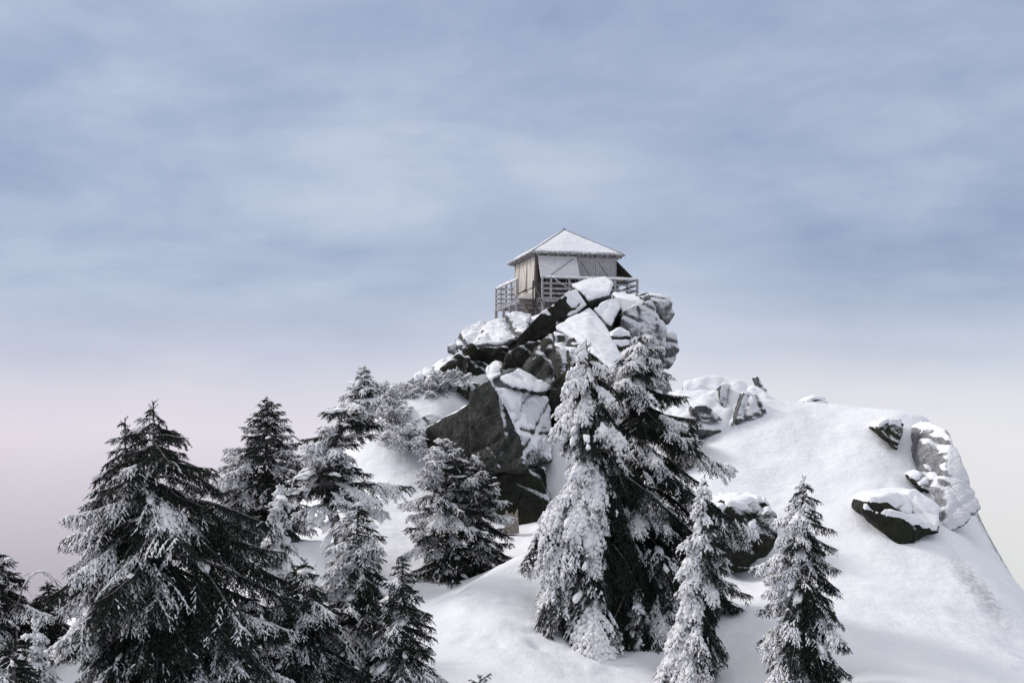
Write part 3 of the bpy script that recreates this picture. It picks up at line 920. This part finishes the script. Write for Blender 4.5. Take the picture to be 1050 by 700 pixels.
def build_trees():
    G = 'snowy conifers around the crag'
    c = conifer
    # the broad hemlock at the lower left
    c('hemlock_tree', 'broad dark hemlock filling the lower left with drooping snow dusted branches', stem(157, 414, 22, 165), 3.0, 11, group=G,
      nbr=165, prof=.66, elev=(20, -10), droop=62, sag=.5, hang=.45, snow=.29, wind=.10, rare=.28, blob=.015, lop=.10, pads=.02)
    c('hemlock_tree', 'slim second hemlock top rising just left of the broad hemlock tip', stem(128, 428, 22.6, 140), 1.9, 12, group=G,
      nbr=110, prof=.62, elev=(18, -10), droop=60, sag=.5, hang=.45, snow=.32, wind=.25, blob=.015, pads=.14, pad_size=.13)
    c('fir_tree', 'dark fir cut off by the left edge of the photo', stem(-4, 563, 25, -6), 1.7, 13, group=G, nbr=105, elev=(18, -10), droop=40, snow=.22, wind=.1, blob=.014)
    c('fir_tree', 'small dark pointed fir between the left edge and the broad hemlock', stem(50, 598, 26, 50), .95, 14, group=G, nbr=80, elev=(18, -10), droop=35, snow=.22, wind=.1, blob=.015, pads=.02)
    c('sapling', 'short snow plastered sapling at the lower left foot of the broad hemlock', stem(38, 640, 20.5, 40), .6, 15, cat='sapling', group=G,
      nbr=46, droop=60, snow=.75, wind=.3, blob=.024, pads=.35, pad_size=.07, plaster=30, plaster_size=.08)
    c('fir_tree', 'low dark fir crowding the bottom left corner', stem(14, 655, 19, 14), 1.15, 16, group=G, nbr=75, droop=50, snow=.34, wind=.1, blob=.014)
    # behind, left
    c('fir_tree', 'dark slender fir standing behind between the hemlock and the twisted tree', stem(274, 407, 37, 272), 2.0, 17, group=G,
      nbr=115, prof=.62, elev=(28, -5), droop=38, finger=.26, width=.2, fsp=.11, lsp=.2, snow=.22, wind=.15, blob=.021)
    # twisted tree
    tw = [P(356, 575, 33) + np.array([.25, 0, -2.6]), P(346, 535, 33), P(328, 500, 33), P(340, 460, 33.4), P(362, 420, 33.6), P(374, 384, 33.8)]
    c('twisted_tree', 'twisted wind battered tree with a bare snowy trunk and layered frosted boughs', tw, 1.75, 18, group=G,
      nbr=85, prof=.40, elev=(25, 0), droop=42, finger=.26, width=.19, fsp=.10, lsp=.18, snow=.50, wind=.15, blob=.028, pads=.25, pad_size=.12, trunk_r=.26,
      hmin=.50, lop=.35, snow_noise=.7, gap=.12, vary=.6, plaster=40, plaster_size=.16)
    c('dead_snag', 'thin frosted treetop sticking out above the twisted tree', [P(372, 420, 34.4), P(374, 400, 34.4), P(373, 377, 34.4)], .36, 19, cat='tree', group=G,
      nbr=26, prof=.6, elev=(40, 10), droop=30, snow=.62, wind=.2, blob=.022, mat='needle_frost')
    c('sapling', 'snow plastered sapling left of the twisted trunk', stem(288, 497, 27.5, 290), .95, 20, cat='sapling', group=G,
      nbr=60, elev=(12, -20), droop=60, snow=.52, wind=.4, blob=.026, pads=.3, pad_size=.11, plaster=90, plaster_size=.13)
    c('fir_tree', 'dark fir in front of the twisted tree with its top below the bare trunk', stem(368, 512, 25, 360), 1.5, 21, group=G, nbr=105, elev=(20, -10), droop=48, snow=.30, wind=.1, blob=.0155)
    c('fir_tree', 'narrow dark fir at the bottom edge beside the open snow slope', stem(413, 572, 23.5, 410), 1.2, 22, group=G, nbr=95, elev=(18, -12), droop=45, snow=.26, wind=.08, blob=.0145)
    c('fir_tree', 'dark low fir filling the gap right of the broad hemlock', stem(312, 575, 23.5, 305), 1.4, 23, group=G, nbr=100, elev=(18, -12), droop=48, snow=.32, wind=.1, blob=.015)
    c('fir_tree', 'young dark fir at the bottom edge against the right skirt of the broad hemlock', stem(258, 612, 22.5, 255), .95, 32, group=G, nbr=90, elev=(18, -12), droop=48, snow=.26, wind=.1, blob=.0145)
    # bushy pair below the huge boulder
    c('fir_tree', 'bushy frosted fir below the huge boulder, left stem of the pair', stem(455, 448, 37.5, 462), 1.45, 24, group=G,
      nbr=95, prof=.5, elev=(30, 0), droop=35, finger=.26, width=.19, fsp=.105, lsp=.19, snow=.42, wind=.2, blob=.024, pads=.10, snow_top=.6)
    c('fir_tree', 'bushy dark fir below the huge boulder, right stem of the pair', stem(492, 466, 37.9, 492), 1.2, 25, group=G,
      nbr=70, prof=.5, elev=(30, 0), droop=35, finger=.26, width=.19, fsp=.105, lsp=.19, snow=.26, wind=.2, blob=.021, snow_top=.3)
    # the tall pair in the middle
    c('fir_tree', 'tall central fir plastered white with snow down its left side', stem(601, 348, 29.6, 615, bend=.1), 2.3, 26, group=G,
      nbr=125, prof=.56, elev=(0, -28), droop=60, finger=.30, width=.17, fsp=.095, lsp=.17, sag=.75, hang=.6, flick=0, snow=.22, wind=.46, blob=.034, pads=.08, pad_size=.12,
      plaster=50, plaster_size=.16, snow_top=.55, snow_noise=.85, rare=.34, vary=.5)
    c('fir_tree', 'dark fir right of the tall snowy fir, its tip against grey rock', stem(657, 337, 31.2, 655), 2.75, 27, group=G,
      nbr=155, prof=.50, elev=(22, -18), droop=52, finger=.27, width=.18, sag=.5, hang=.5, snow=.17, wind=.12, rare=.30, snow_noise=.7, blob=.024, lop=.12, vary=.55)
    c('sapling', 'bent young fir with a thick white snow stripe on its left side', stem(722, 488, 27.6, 706, bend=.12), 1.35, 28, cat='sapling', group=G,
      nbr=80, prof=.7, elev=(8, -25), droop=62, sag=.6, hang=.5, flick=4, snow=.22, wind=.46, rare=.3, snow_noise=.7, blob=.027, pads=.10, pad_size=.10, plaster=80, plaster_size=.12)
    c('fir_tree', 'slender pointed fir standing alone on the right snow slope', stem(823, 487, 25.2, 826), 1.2, 29, group=G,
      nbr=135, prof=.64, elev=(16, -20), droop=52, width=.14, finger=.2, fsp=.075, lsp=.13, sag=.55, hang=.45, snow=.25, wind=.42, rare=.3, snow_noise=.65, blob=.019, pads=.06, pad_size=.08, plaster=60, plaster_size=.10)
    c('sapling', 'tiny snow laden sapling under the skirt of the dark leaning fir', stem(655, 606, 29.4, 655), .45, 30, cat='sapling', group=G,
      nbr=30, droop=60, snow=.55, wind=.3, blob=.028, pads=.3, pad_size=.08)
    c('fir_tree', 'dark low fir spreading boughs over the black boulder', stem(728, 512, 31.5, 722), .9, 31, group=G,
      nbr=55, prof=.55, elev=(20, -5), droop=30, finger=.26, width=.18, snow=.28, wind=.15, blob=.024, lop=.2)
    # frosted scrub on the left ridge
    GS = 'frosted shrubs on the left ridge of the crag'
    for i, (px, py, Y, r, h, lab) in enumerate([
        (447, 402, 51.8, .95, .95, 'white frosted shrub on the ridge below the leaning slab'),
        (432, 405, 52, .7, .7, 'small frosted shrub left of the white one under the leaning slab'),
        (411, 410, 51.6, .9, .7, 'frosted shrub on the ridge line above the flat ledge rock'),
        (392, 416, 48.6, 1.0, .9, 'frosted shrub at the left end of the ridge by the twisted tree'),
        (404, 440, 46.6, 1.0, .8, 'frosted shrub below the snow pillowed flat rock'),
        (420, 452, 45.5, .8, .6, 'low frosted shrub in the gully left of the bushy firs'),
        (463, 392, 52.4, .6, .6, 'frosted shrub tucked against the overhung wall')]):
        b = P(px, py + 4, Y)
        c('frosted_shrub', lab, [b + np.array([0, 0, -.3]), b + np.array([.05, 0, h * .5]), b + np.array([.1, 0, h])], r, 60 + i, cat='shrub', group=GS,
          nbr=26, prof=.35, elev=(60, 20), droop=25, finger=.26, width=.2, fsp=.13, lsp=.22, snow=.85, wind=.1, blob=.026, pads=.02, mat='needle_frost', trunk_r=.05)
    # twigs poking out of the snow at the bottom
    b = P(490, 706, 24.4)
    c('twig_shrub', 'few dark twigs poking through the snow at the bottom edge', [b + np.array([0, 0, -.2]), b + np.array([.04, 0, .12]), b + np.array([.05, 0, .25])], .42, 70, cat='shrub',
      nbr=6, prof=.3, elev=(40, 20), droop=20, finger=.14, width=.1, snow=.45, wind=.1, blob=.012, pads=0, trunk_r=.02)


build_trees()


def build_small_plants():
    # bare sapling bent over into an arch by its snow
    Y = 24.5
    pts = np.array([P(20, 690, Y), P(16, 640, Y), P(20, 606, Y), P(34, 586, Y), P(50, 585, Y), P(60, 600, Y), P(62, 618, Y)])
    t = np.linspace(0, 1, 30); s = np.linspace(0, 1, len(pts))
    p = smooth_line(np.stack([np.interp(t, s, pts[:, k]) for k in range(3)], 1), 6)
    base = p[0].copy()
    root = empty('bent_sapling', tuple(base))
    tag(root, 'bare thin sapling bent into an arch under its snow near the left edge', 'sapling')
    mb = MB(); mb.tube(p - base, .018 * (1 - t) + .006, 6)
    rng = np.random.RandomState(5)
    for i in range(26):
        k = rng.randint(8, 29); d = rng.randn(3) * np.array([.5, .4, .3]) + np.array([.1, 0, -.35])
        q = p[k] - base
        mb.tube([q, q + d * .14, q + d * .25 + np.array([0, 0, -.05])], [.006, .005, .003], 4)
    mb.build('stem', M['bark'], root, True)
    v, f = tube(p[8:24] - base + np.array([0, 0, .02]), .022 * np.sin(np.linspace(.15, 3, 16)) + .004, 6)
    mk_mesh('snow_cover', v, f, M['rime'], root)
    # broken stump
    b = P(524, 538, 41.6)
    pts = []; ang = np.linspace(0, 2 * np.pi, 15)[:-1]
    rad = .27 * (1 + .15 * np.sin(ang * 3 + 1)); top = .42 + .1 * np.sin(ang * 3 + 1) + .1 * np.cos(ang * 5)
    v0 = np.stack([rad * np.cos(ang), rad * np.sin(ang), ang * 0 - .3], 1)
    v1 = np.stack([rad * .8 * np.cos(ang), rad * .8 * np.sin(ang), top], 1)
    v2 = np.stack([rad * .45 * np.cos(ang), rad * .45 * np.sin(ang), top * .7], 1)
    n = 14; j = np.arange(n); k = (j + 1) % n
    q = np.concatenate([np.stack([j, k, k + n, j + n], 1), np.stack([j + n, k + n, k + 2 * n, j + 2 * n], 1)])
    o = mk_mesh('tree_stump', np.concatenate([v0, v1, v2]), [q, np.arange(2 * n, 3 * n)[None]], M['stump'], None, False)
    o.location = b
    tag(o, 'pale splintered tree stump at the foot of the huge boulder', 'stump')


build_small_plants()


# ------------------------------------------------------------------ the lookout
def build_lookout():
    root = empty('lookout_cabin', (1.33, 62, 0), R(14))
    tag(root, 'weathered fire lookout cabin with a snowy pyramid roof on top of the crag', 'cabin')
    S = 4.5                      # side of the square cabin
    zd, zf, ze = 6.05, 6.15, 8.52   # deck top, floor, eave
    # cabin walls: sill wall and window band behind the shutters
    w = MB()
    w.box((0.0, 0.0, zf - .15), (S, S, 6.98))
    w.build('wall', M['wood_dark'], root)
    MB().box((.08, .08, 6.98), (S - .08, S - .08, ze - .12)).build('window_band', M['dark'], root)
    h = MB(); h.box((-.02, -.02, ze - .14), (S + .02, S + .02, ze - .02)); h.build('header_beam', M['wood'], root)
    MB().box((-.03, -.03, ze - .018), (S + .03, S + .03, ze + .022)).build('leak_block_board', M['wood_dark'], root)  # unseen board added to block sunlight leaking over the header beam
    for (x, y) in ((0, 0), (S, 0), (0, S), (S, S)):
        MB().box((x - .075, y - .075, zf - .2), (x + .075, y + .075, ze - .142)).build('corner_post', M['wood_dark'] if (x, y) == (0, 0) else M['wood'], root)
    # window mullions on the front
    mu = MB()
    for x in (.6, 1.15, 1.7, 2.25):
        mu.box((x - .025, .02, 6.98), (x + .025, .075, ze - .15))
    mu.box((.08, .03, 7.7), (S - .08, .07, 7.74))
    mu.build('window_mullion', M['wood'], root)

    def panel(o, ux, vz, wid, hei, th, mat, name='shutter', frame=True):
        """panel from hinge point o, along ux (width) and vz (down)"""
        o = np.array(o, float); ux = np.array(ux, float); vz = np.array(vz, float)
        nn = np.cross(ux, vz); nn /= np.linalg.norm(nn)
        a = [o, o + ux * wid, o + ux * wid + vz * hei, o + vz * hei]
        m = MB(); m.hexa([q for q in a] + [q + nn * th for q in a])
        return m.build(name, mat, root), nn

    hz = ze - .15
    # front left shutter propped open
    a = R(24)
    down = np.array([0, -math.sin(a), -math.cos(a)])
    sh, nn = panel((.08, -.04, hz), (1, 0, 0), down, 2.22, 1.34, .04, M['panel'])
    sh['label'] = 'pale shutter propped open over the front window'
    o = np.array([.08, -.04, hz]); off = np.array([0, -.035, .02])
    for k in (.03, 1.31):
        MB().bar(o + down * k + off, o + np.array([2.2, 0, 0]) + down * k + off, .05, .03).build('batten', M['panel'], sh)
    br = MB(); br.bar(o + np.array([.45, -.05, 0]) + down * 1.28, o + np.array([1.95, -.05, 0]) + down * .12, .022)
    br.build('prop_rod', M['wood_dark'], sh)
    for x in (.25, 2.15):
        MB().bar((x, -.07, 7.02), o + np.array([x - .08, 0, 0]) + down * 1.3, .03).build('prop_rod', M['wood'], root)
    # front right closed shutters
    for x0 in (2.36, 3.38):
        s2 = MB(); s2.box((x0, -.05, 6.84), (x0 + 1.0, -.005, hz)); s2 = s2.build('shutter', M['panel_grey'], root)
        MB().bar((x0 + .12, -.062, hz - .2), (x0 + .88, -.062, 7.1), .02, .02).build('brace', M['wood_dark'], s2)
    MB().box((4.39, -.052, 6.84), (4.425, -.01, hz)).build('trim', M['panel'], root)
    # right side shutter propped out wide
    a2 = R(47)
    dn = np.array([math.sin(a2), 0, -math.cos(a2)])
    s3, _ = panel((S + .04, .1, hz), (0, 1, 0), dn, 2.1, 1.55, .04, M['wood_dark'])
    s3['label'] = 'dark shutter propped out on the right side'
    s4, _ = panel((S + .04, 2.3, hz), (0, 1, 0), dn, 2.1, 1.55, .04, M['wood_dark'])
    MB().bar((S + .05, .2, 7.05), np.array([S + .04, .2, hz]) + dn * 1.5, .035).build('prop_rod', M['wood'], root)
    # left side: narrow boarded shutters standing slightly ajar
    ys = np.linspace(.12, S - .12, 6)
    for i in range(5):
        y0, y1 = ys[i], ys[i + 1]
        t = R((3, 1, 5, 2, 4)[i])
        dl = np.array([-math.sin(t), 0, -math.cos(t)])
        sh, nn = panel((-.05, y1 - .06, hz), (0, -1, 0), dl, y1 - y0 - .08, 1.66, .04, M['board'])
        bb = MB()
        for yy in (.05, .42, .76):
            c0 = np.array([-.115, y1 - .06 - yy * (y1 - y0 - .08) / .8, hz])
            bb.bar(c0 + dl * .02, c0 + dl * 1.64, .05, .03, (1, 0, 0))
        bb.build('batten', M['board'], sh)
    MB().box((-.03, .08, zf - .1), (-.005, S - .08, 6.7)).build('siding', M['board'], root)
    # roof
    ov = .44
    x0, x1 = -ov, S + ov
    ap = np.array([S / 2, S / 2, 10.25])
    zt = ze + .03

    def pyramid(e, zb, apz, th):
        c = [(-e, -e, zb), (S + e, -e, zb), (S + e, S + e, zb), (-e, S + e, zb)]
        v = c + [(S / 2, S / 2, apz)] + [(q[0], q[1], q[2] - th) for q in c]
        return v, [(0, 1, 4), (1, 2, 4), (2, 3, 4), (3, 0, 4), (5, 6, 1, 0), (6, 7, 2, 1), (7, 8, 3, 2), (8, 5, 0, 3), (8, 7, 6, 5)]
    m = MB(); m.add(*pyramid(ov, zt, 10.2, .05)); roof = m.build('roof', M['roofing'], root)
    # snow blanket on the roof: subdivided slopes with soft unevenness
    V, Q = [], []
    cs = [np.array([x0 + .06, x0 + .06, 0]), np.array([x1 - .06, x0 + .06, 0]), np.array([x1 - .06, x1 - .06, 0]), np.array([x0 + .06, x1 - .06, 0])]
    n = 26
    off = 0
    for k in range(4):
        A, Bc = cs[k], cs[(k + 1) % 4]
        for i in range(n + 1):
            r = i / n
            for j in range(n + 1):
                e = A + (Bc - A) * (j / n)
                q = e * (1 - r) + np.array([S / 2, S / 2, 0]) * r
                q[2] = zt + .015 + (10.2 - zt) * r
                V.append(q)
        ii = np.arange(n)[:, None] * (n + 1) + np.arange(n)[None] + off
        Q.append(np.stack([ii, ii + 1, ii + n + 2, ii + n + 1], -1).reshape(-1, 4))
        off += (n + 1) ** 2
    V = np.array(V)
    edge = np.minimum.reduce([V[:, 0] - x0, x1 - V[:, 0], V[:, 1] - x0, x1 - V[:, 1]])
    rid = np.abs(np.abs(V[:, 0] - S / 2) - np.abs(V[:, 1] - S / 2))
    V[:, 2] += (.05 + .03 * fbm(V, 1.2, 3, 8)) * sstep(.04, .3, edge) * (.25 + .75 * sstep(.02, .3, rid)) + .004
    mk_mesh('snow_blanket', V, np.concatenate(Q), M['snow'], roof)
    rc = MB()
    for q in cs:
        rc.bar((q[0], q[1], zt + .03), (S / 2, S / 2, 10.24), .07, .05)
    rc.build('hip_cap', M['roofing'], roof)
    MB().box((S / 2 - .06, S / 2 - .06, 10.18), (S / 2 + .06, S / 2 + .06, 10.3)).build('finial', M['roofing'], roof)
    fa = MB()
    for a_, b_ in (((x0, x0), (x1, x0)), ((x1, x0), (x1, x1)), ((x1, x1), (x0, x1)), ((x0, x1), (x0, x0))):
        d = (np.array(b_) - np.array(a_)); d = d / np.linalg.norm(d); o_ = np.array([d[1], -d[0]]) * .02
        fa.bar((a_[0] + o_[0] + d[0] * .02, a_[1] + o_[1] + d[1] * .02, zt - .03), (b_[0] + o_[0] - d[0] * .02, b_[1] + o_[1] - d[1] * .02, zt - .03), .03, .07)
    fa.build('fascia', M['wood'], roof)
    rg = np.random.RandomState(3)
    ep, er = [], []
    for a_, b_ in (((x0, x0), (x1, x0)), ((x1, x0), (x1, x1)), ((x1, x1), (x0, x1)), ((x0, x1), (x0, x0))):
        for t in rg.rand(90):
            q = np.array(a_) + (np.array(b_) - np.array(a_)) * t
            ep.append((*q, zt + .02 - .05 * rg.rand())); er.append(.014 + .026 * rg.rand())
    ep, er = np.array(ep), np.array(er)
    v, f = instance(BLOBS, ep, np.tile([0, 0, -1.0], (len(ep), 1)) + rg.randn(len(ep), 3) * .2, np.stack([er * (1 + 1.2 * rg.rand(len(ep))), er, er], 1), rg.rand(len(ep)) * 6, rg)
    mk_mesh('rime_fringe', v, f, M['rime'], roof)['kind'] = 'stuff'
    for t in np.linspace(.0, S, 9):
        for (p, q) in (((t, x0 + .03), (t, 0)), ((t, S), (t, x1 - .03)), ((x0 + .03, t), (0, t)), ((S, t), (x1 - .03, t))):
            MB().bar((p[0], p[1], zt - .125), (q[0], q[1], zt - .125), .055, .11).build('rafter_tail', M['wood'], roof)
    # deck round the cabin
    dk = 1.02
    d = MB()
    for i in range(8):
        a0 = -dk + i * dk / 8
        d.box((-.02, a0 + .008, zd - .06), (S + dk, a0 + dk / 8 - .008, zd))                     # front
        d.box((a0 + .008, .0 + .0, zd - .06), (a0 + dk / 8 - .008, S + dk, zd))                  # left
        d.box((S - a0 - dk / 8 + .008, .01, zd - .061), (S - a0 - .008, S + dk, zd - .001))      # right
        d.box((.0, S - a0 - dk / 8 + .008, zd - .062), (S, S - a0 - .008, zd - .002))            # back
    d.build('deck', M['wood'], root)
    js = MB()
    for y in (-dk + .06, -.1, S + dk - .08):
        js.bar((-.02 if y < 0 else -dk, y, zd - .15), (S + dk, y, zd - .15), .06, .17)
    for x in (-dk + .06, -.16, S + .2, S + dk - .08):
        js.bar((x, 0 if x < S else -dk, zd - .152), (x, S + dk, zd - .152), .06, .16)
    js.build('joist', M['wood'], root)
    # railings
    zr = 7.1

    def rail(a, b, posts, stop=None):
        r = MB()
        a = np.array(a, float); b = np.array(b, float)
        for z, h_ in ((zr, .09), (zr - .30, .10), (zr - .58, .10), (zr - .84, .10)):
            r.bar((*a, z), (*b, z), .04, h_)
        ob = r.build('railing', M['wood'], root)
        # snow lying along the top rail
        k = 20
        pts = np.array([(*(a + (b - a) * t), zr + .065) for t in np.linspace(0, 1, k)])
        rr = .035 + .05 * np.random.RandomState(int(abs(a[0] * 10 + b[1] * 7))).rand(k); rr[0] = rr[-1] = .01
        v, f = tube(pts, rr, 6)
        mk_mesh('snow_cover', v, f, M['rime'], ob)
        for t in posts:
            q = a + (b - a) * t
            MB().box((q[0] - .05, q[1] - .05, zd - .25), (q[0] + .05, q[1] + .05, zr + .045)).build('railing_post', M['wood'], root)
    e = dk - .05
    rail((.06, -e), (S + e, -e), (.0, .09, .28, .52, .76, 1))
    rail((S + e, -e + .06), (S + e, S + e), (.25, .5, .75, 1))
    rail((-e, .5), (-e, S + e), (0, .25, .5, .75, 1))
    rail((-e + .06, S + e), (S + e - .06, S + e), (.2, .4, .6, .8))
    MB().bar((.75, -e - .03, zr - .06), (2.05, -e - .03, 6.2), .03, .08).build('railing_brace', M['wood'], root)
    # legs and cross bracing under the deck
    for (x, y, zb) in ((-e, .5, 4.2), (-e, 2.0, 4.2), (-e, 3.6, 4.2), (-e, S + e, 3.2), (0, 0, 4.2), (0, 2.2, 4), (0, S, 3.6), (S, 0, 4.2), (S, S, 3.6), (S + e, -e, 4.2), (S + e, S + e, 3), (1.5, -e, 4.2), (0.1, -e, 4.2), (S + e, 2, 4)):
        MB().box((x - .07, y - .07, zb), (x + .07, y + .07, zd - .24)).build('support_post', M['wood'], root)
    cb = MB()
    cb.bar((-e + .09, .5, 5.75), (-e + .09, 2.0, 4.6), .05, .1); cb.bar((-e + .09, 3.6, 5.75), (-e + .09, S + e, 4.6), .05, .1)
    cb.bar((-.1, .05, 5.75), (-.1, 2.2, 4.6), .05, .1)
    cb.build('cross_brace', M['wood_dark'], root)
    MB().box((.05, .3, 4.3), (.09, S - .1, 5.6)).build('foundation_skirt', M['wood_dark'], root)
    # steps up to the deck at the open corner
    sx = MB()
    p0 = np.array([-.55, -.05, zd - .03]); p1 = np.array([-.28, -1.5, 4.6])
    for dx in (-.32, .32):
        sx.bar(p0 + np.array([dx, 0, -.05]), p1 + np.array([dx, 0, -.05]), .05, .2)
    for t in np.linspace(.08, .92, 6):
        q = p0 + (p1 - p0) * t
        sx.box((q[0] - .3, q[1] - .13, q[2] - .02), (q[0] + .3, q[1] + .13, q[2] + .025))
    stp = sx.build('stairs', M['wood_dark'], root)
    hr = MB()
    hr.bar(p0 + np.array([.34, -.02, .0]), p0 + np.array([.34, -.02, 1.0]), .07)
    hr.bar(p1 + np.array([.34, .1, -.2]), p1 + np.array([.34, .1, .95]), .07)
    hr.bar(p0 + np.array([.34, -.02, .97]), p1 + np.array([.34, .1, .92]), .06)
    hr.build('handrail', M['wood_dark'], stp)


build_lookout()


# ------------------------------------------------------------------ camera, light, sky
cam = bpy.data.cameras.new('camera')
cam.sensor_width = 36
cam.lens = 36 * F / 1050
cam.shift_y = 70 / 1050
cam.clip_start = .1
cam.clip_end = 30000
co = bpy.data.objects.new('camera', cam)
co.location = (0, 0, 0)
co.rotation_euler = (R(90), 0, 0)
COL.objects.link(co)
scene.camera = co

SUN_EL, SUN_AZ = 36, 160     # azimuth measured like atan2(y,x) of the place the light comes from
s = bpy.data.lights.new('sun', 'SUN')
s.energy = 2.15
s.angle = R(14)
s.color = (1.0, .965, .92)
so = bpy.data.objects.new('sun', s)
dirv = Vector((math.cos(R(SUN_AZ)) * math.cos(R(SUN_EL)), math.sin(R(SUN_AZ)) * math.cos(R(SUN_EL)), math.sin(R(SUN_EL))))
so.rotation_euler = dirv.to_track_quat('Z', 'Y').to_euler()
so.location = dirv * 100
COL.objects.link(so)

w = bpy.data.worlds.new('World')
scene.world = w
w.use_nodes = True
nt = w.node_tree
bg = nt.nodes['Background']
bg.inputs['Strength'].default_value = .1
sky = nt.nodes.new('ShaderNodeTexSky')
sky.sky_type = 'NISHITA'
sky.sun_disc = False
sky.sun_elevation = R(SUN_EL)
sky.sun_rotation = R(90 - SUN_AZ)
tc = nt.nodes.new('ShaderNodeTexCoord')
sep = nt.nodes.new('ShaderNodeSeparateXYZ')
nt.links.new(tc.outputs['Generated'], sep.inputs[0])
z = sep.outputs[2]
den = math_(nt, 'ADD', math_(nt, 'MAXIMUM', z, 0.0), .30)
cmb = nt.nodes.new('ShaderNodeCombineXYZ')
nt.links.new(math_(nt, 'DIVIDE', sep.outputs[0], den), cmb.inputs[0])
nt.links.new(math_(nt, 'DIVIDE', sep.outputs[1], den), cmb.inputs[1])
mp = nt.nodes.new('ShaderNodeMapping'); mp.inputs['Location'].default_value = (3.1, 1.7, 0); mp.inputs['Scale'].default_value = (1.5, 2.3, 1)
nt.links.new(cmb.outputs[0], mp.inputs[0])
n1 = noise(nt, 1.25, 8, .56, mp.outputs[0], .25)
n2 = noise(nt, .5, 3, .5, mp.outputs[0], .2)
mp2 = nt.nodes.new('ShaderNodeMapping'); mp2.inputs['Scale'].default_value = (5.5, 5.5, 11)
nt.links.new(tc.outputs['Generated'], mp2.inputs[0])
n4 = noise(nt, 1.0, 7, .58, mp2.outputs[0], .3)
cl = math_(nt, 'ADD', math_(nt, 'ADD', math_(nt, 'MULTIPLY', n1, .42), math_(nt, 'MULTIPLY', n2, .28)), math_(nt, 'MULTIPLY', n4, .30))


def s2l(c):
    return tuple(((x / 255 + .055) / 1.055) ** 2.4 if x > 10 else x / 255 / 12.92 for x in c)


def c10(c, k=1.0):
    return tuple(x * 10 * k for x in s2l(c))


cloud = ramp(nt, cl, [(.37, c10((137, 153, 184))), (.50, c10((163, 176, 202))), (.63, c10((190, 199, 217)))])
# thicker, brighter deck overhead, fog white along the horizon and below it
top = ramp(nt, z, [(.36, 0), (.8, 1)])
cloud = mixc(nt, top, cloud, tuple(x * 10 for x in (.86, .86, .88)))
cloud = mixc(nt, .10, cloud, sky.outputs[0])
low = ramp(nt, z, [(.02, 1), (.14, 0)])
cloud = mixc(nt, math_(nt, 'MULTIPLY', low, .6), cloud, c10((196, 206, 224)))
gl = nt.nodes.new('ShaderNodeVectorMath'); gl.operation = 'DISTANCE'
nt.links.new(tc.outputs['Generated'], gl.inputs[0]); gl.inputs[1].default_value = Vector(P(625, 365, 1.0)).normalized()
gf = math_(nt, 'ADD', gl.outputs['Value'], math_(nt, 'MULTIPLY', math_(nt, 'SUBTRACT', n1, .5), .12))
cloud = mixc(nt, math_(nt, 'MULTIPLY', ramp(nt, gf, [(.03, 1), (.20, 0)]), .38), cloud, c10((204, 211, 226)))
n3 = noise(nt, 2.2, 5, .55, tc.outputs['Generated'], .3)
zz = math_(nt, 'ADD', z, math_(nt, 'MULTIPLY', math_(nt, 'SUBTRACT', n3, .5), .09))
az = math_(nt, 'MULTIPLY_ADD', sep.outputs[0], 1.0, .5)
side = ramp(nt, az, [(.08, c10((220, 213, 223))), (.42, c10((221, 217, 225))), (.9, c10((226, 226, 229)))])
side2 = ramp(nt, az, [(.08, c10((176, 171, 181))), (.42, c10((196, 192, 200))), (.9, c10((214, 215, 214)))])
dz_ = math_(nt, 'MULTIPLY', zz, -1.0)
side = mixc(nt, ramp(nt, dz_, [(.02, 0), (.15, 1)]), side, side2)
fogf = ramp(nt, math_(nt, 'ADD', zz, .05), [(.03, 1), (.062, .74), (.095, .28), (.15, 0)])
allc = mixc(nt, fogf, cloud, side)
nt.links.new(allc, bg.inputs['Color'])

scene.view_settings.view_transform = 'Standard'
scene.view_settings.look = 'None'
scene.view_settings.exposure = .1
scene.view_settings.gamma = 1
scene.view_settings.use_curve_mapping = False
scene.cycles.use_denoising = True
scene.cycles.max_bounces = 5
scene.cycles.diffuse_bounces = 3
scene.cycles.use_adaptive_sampling = True
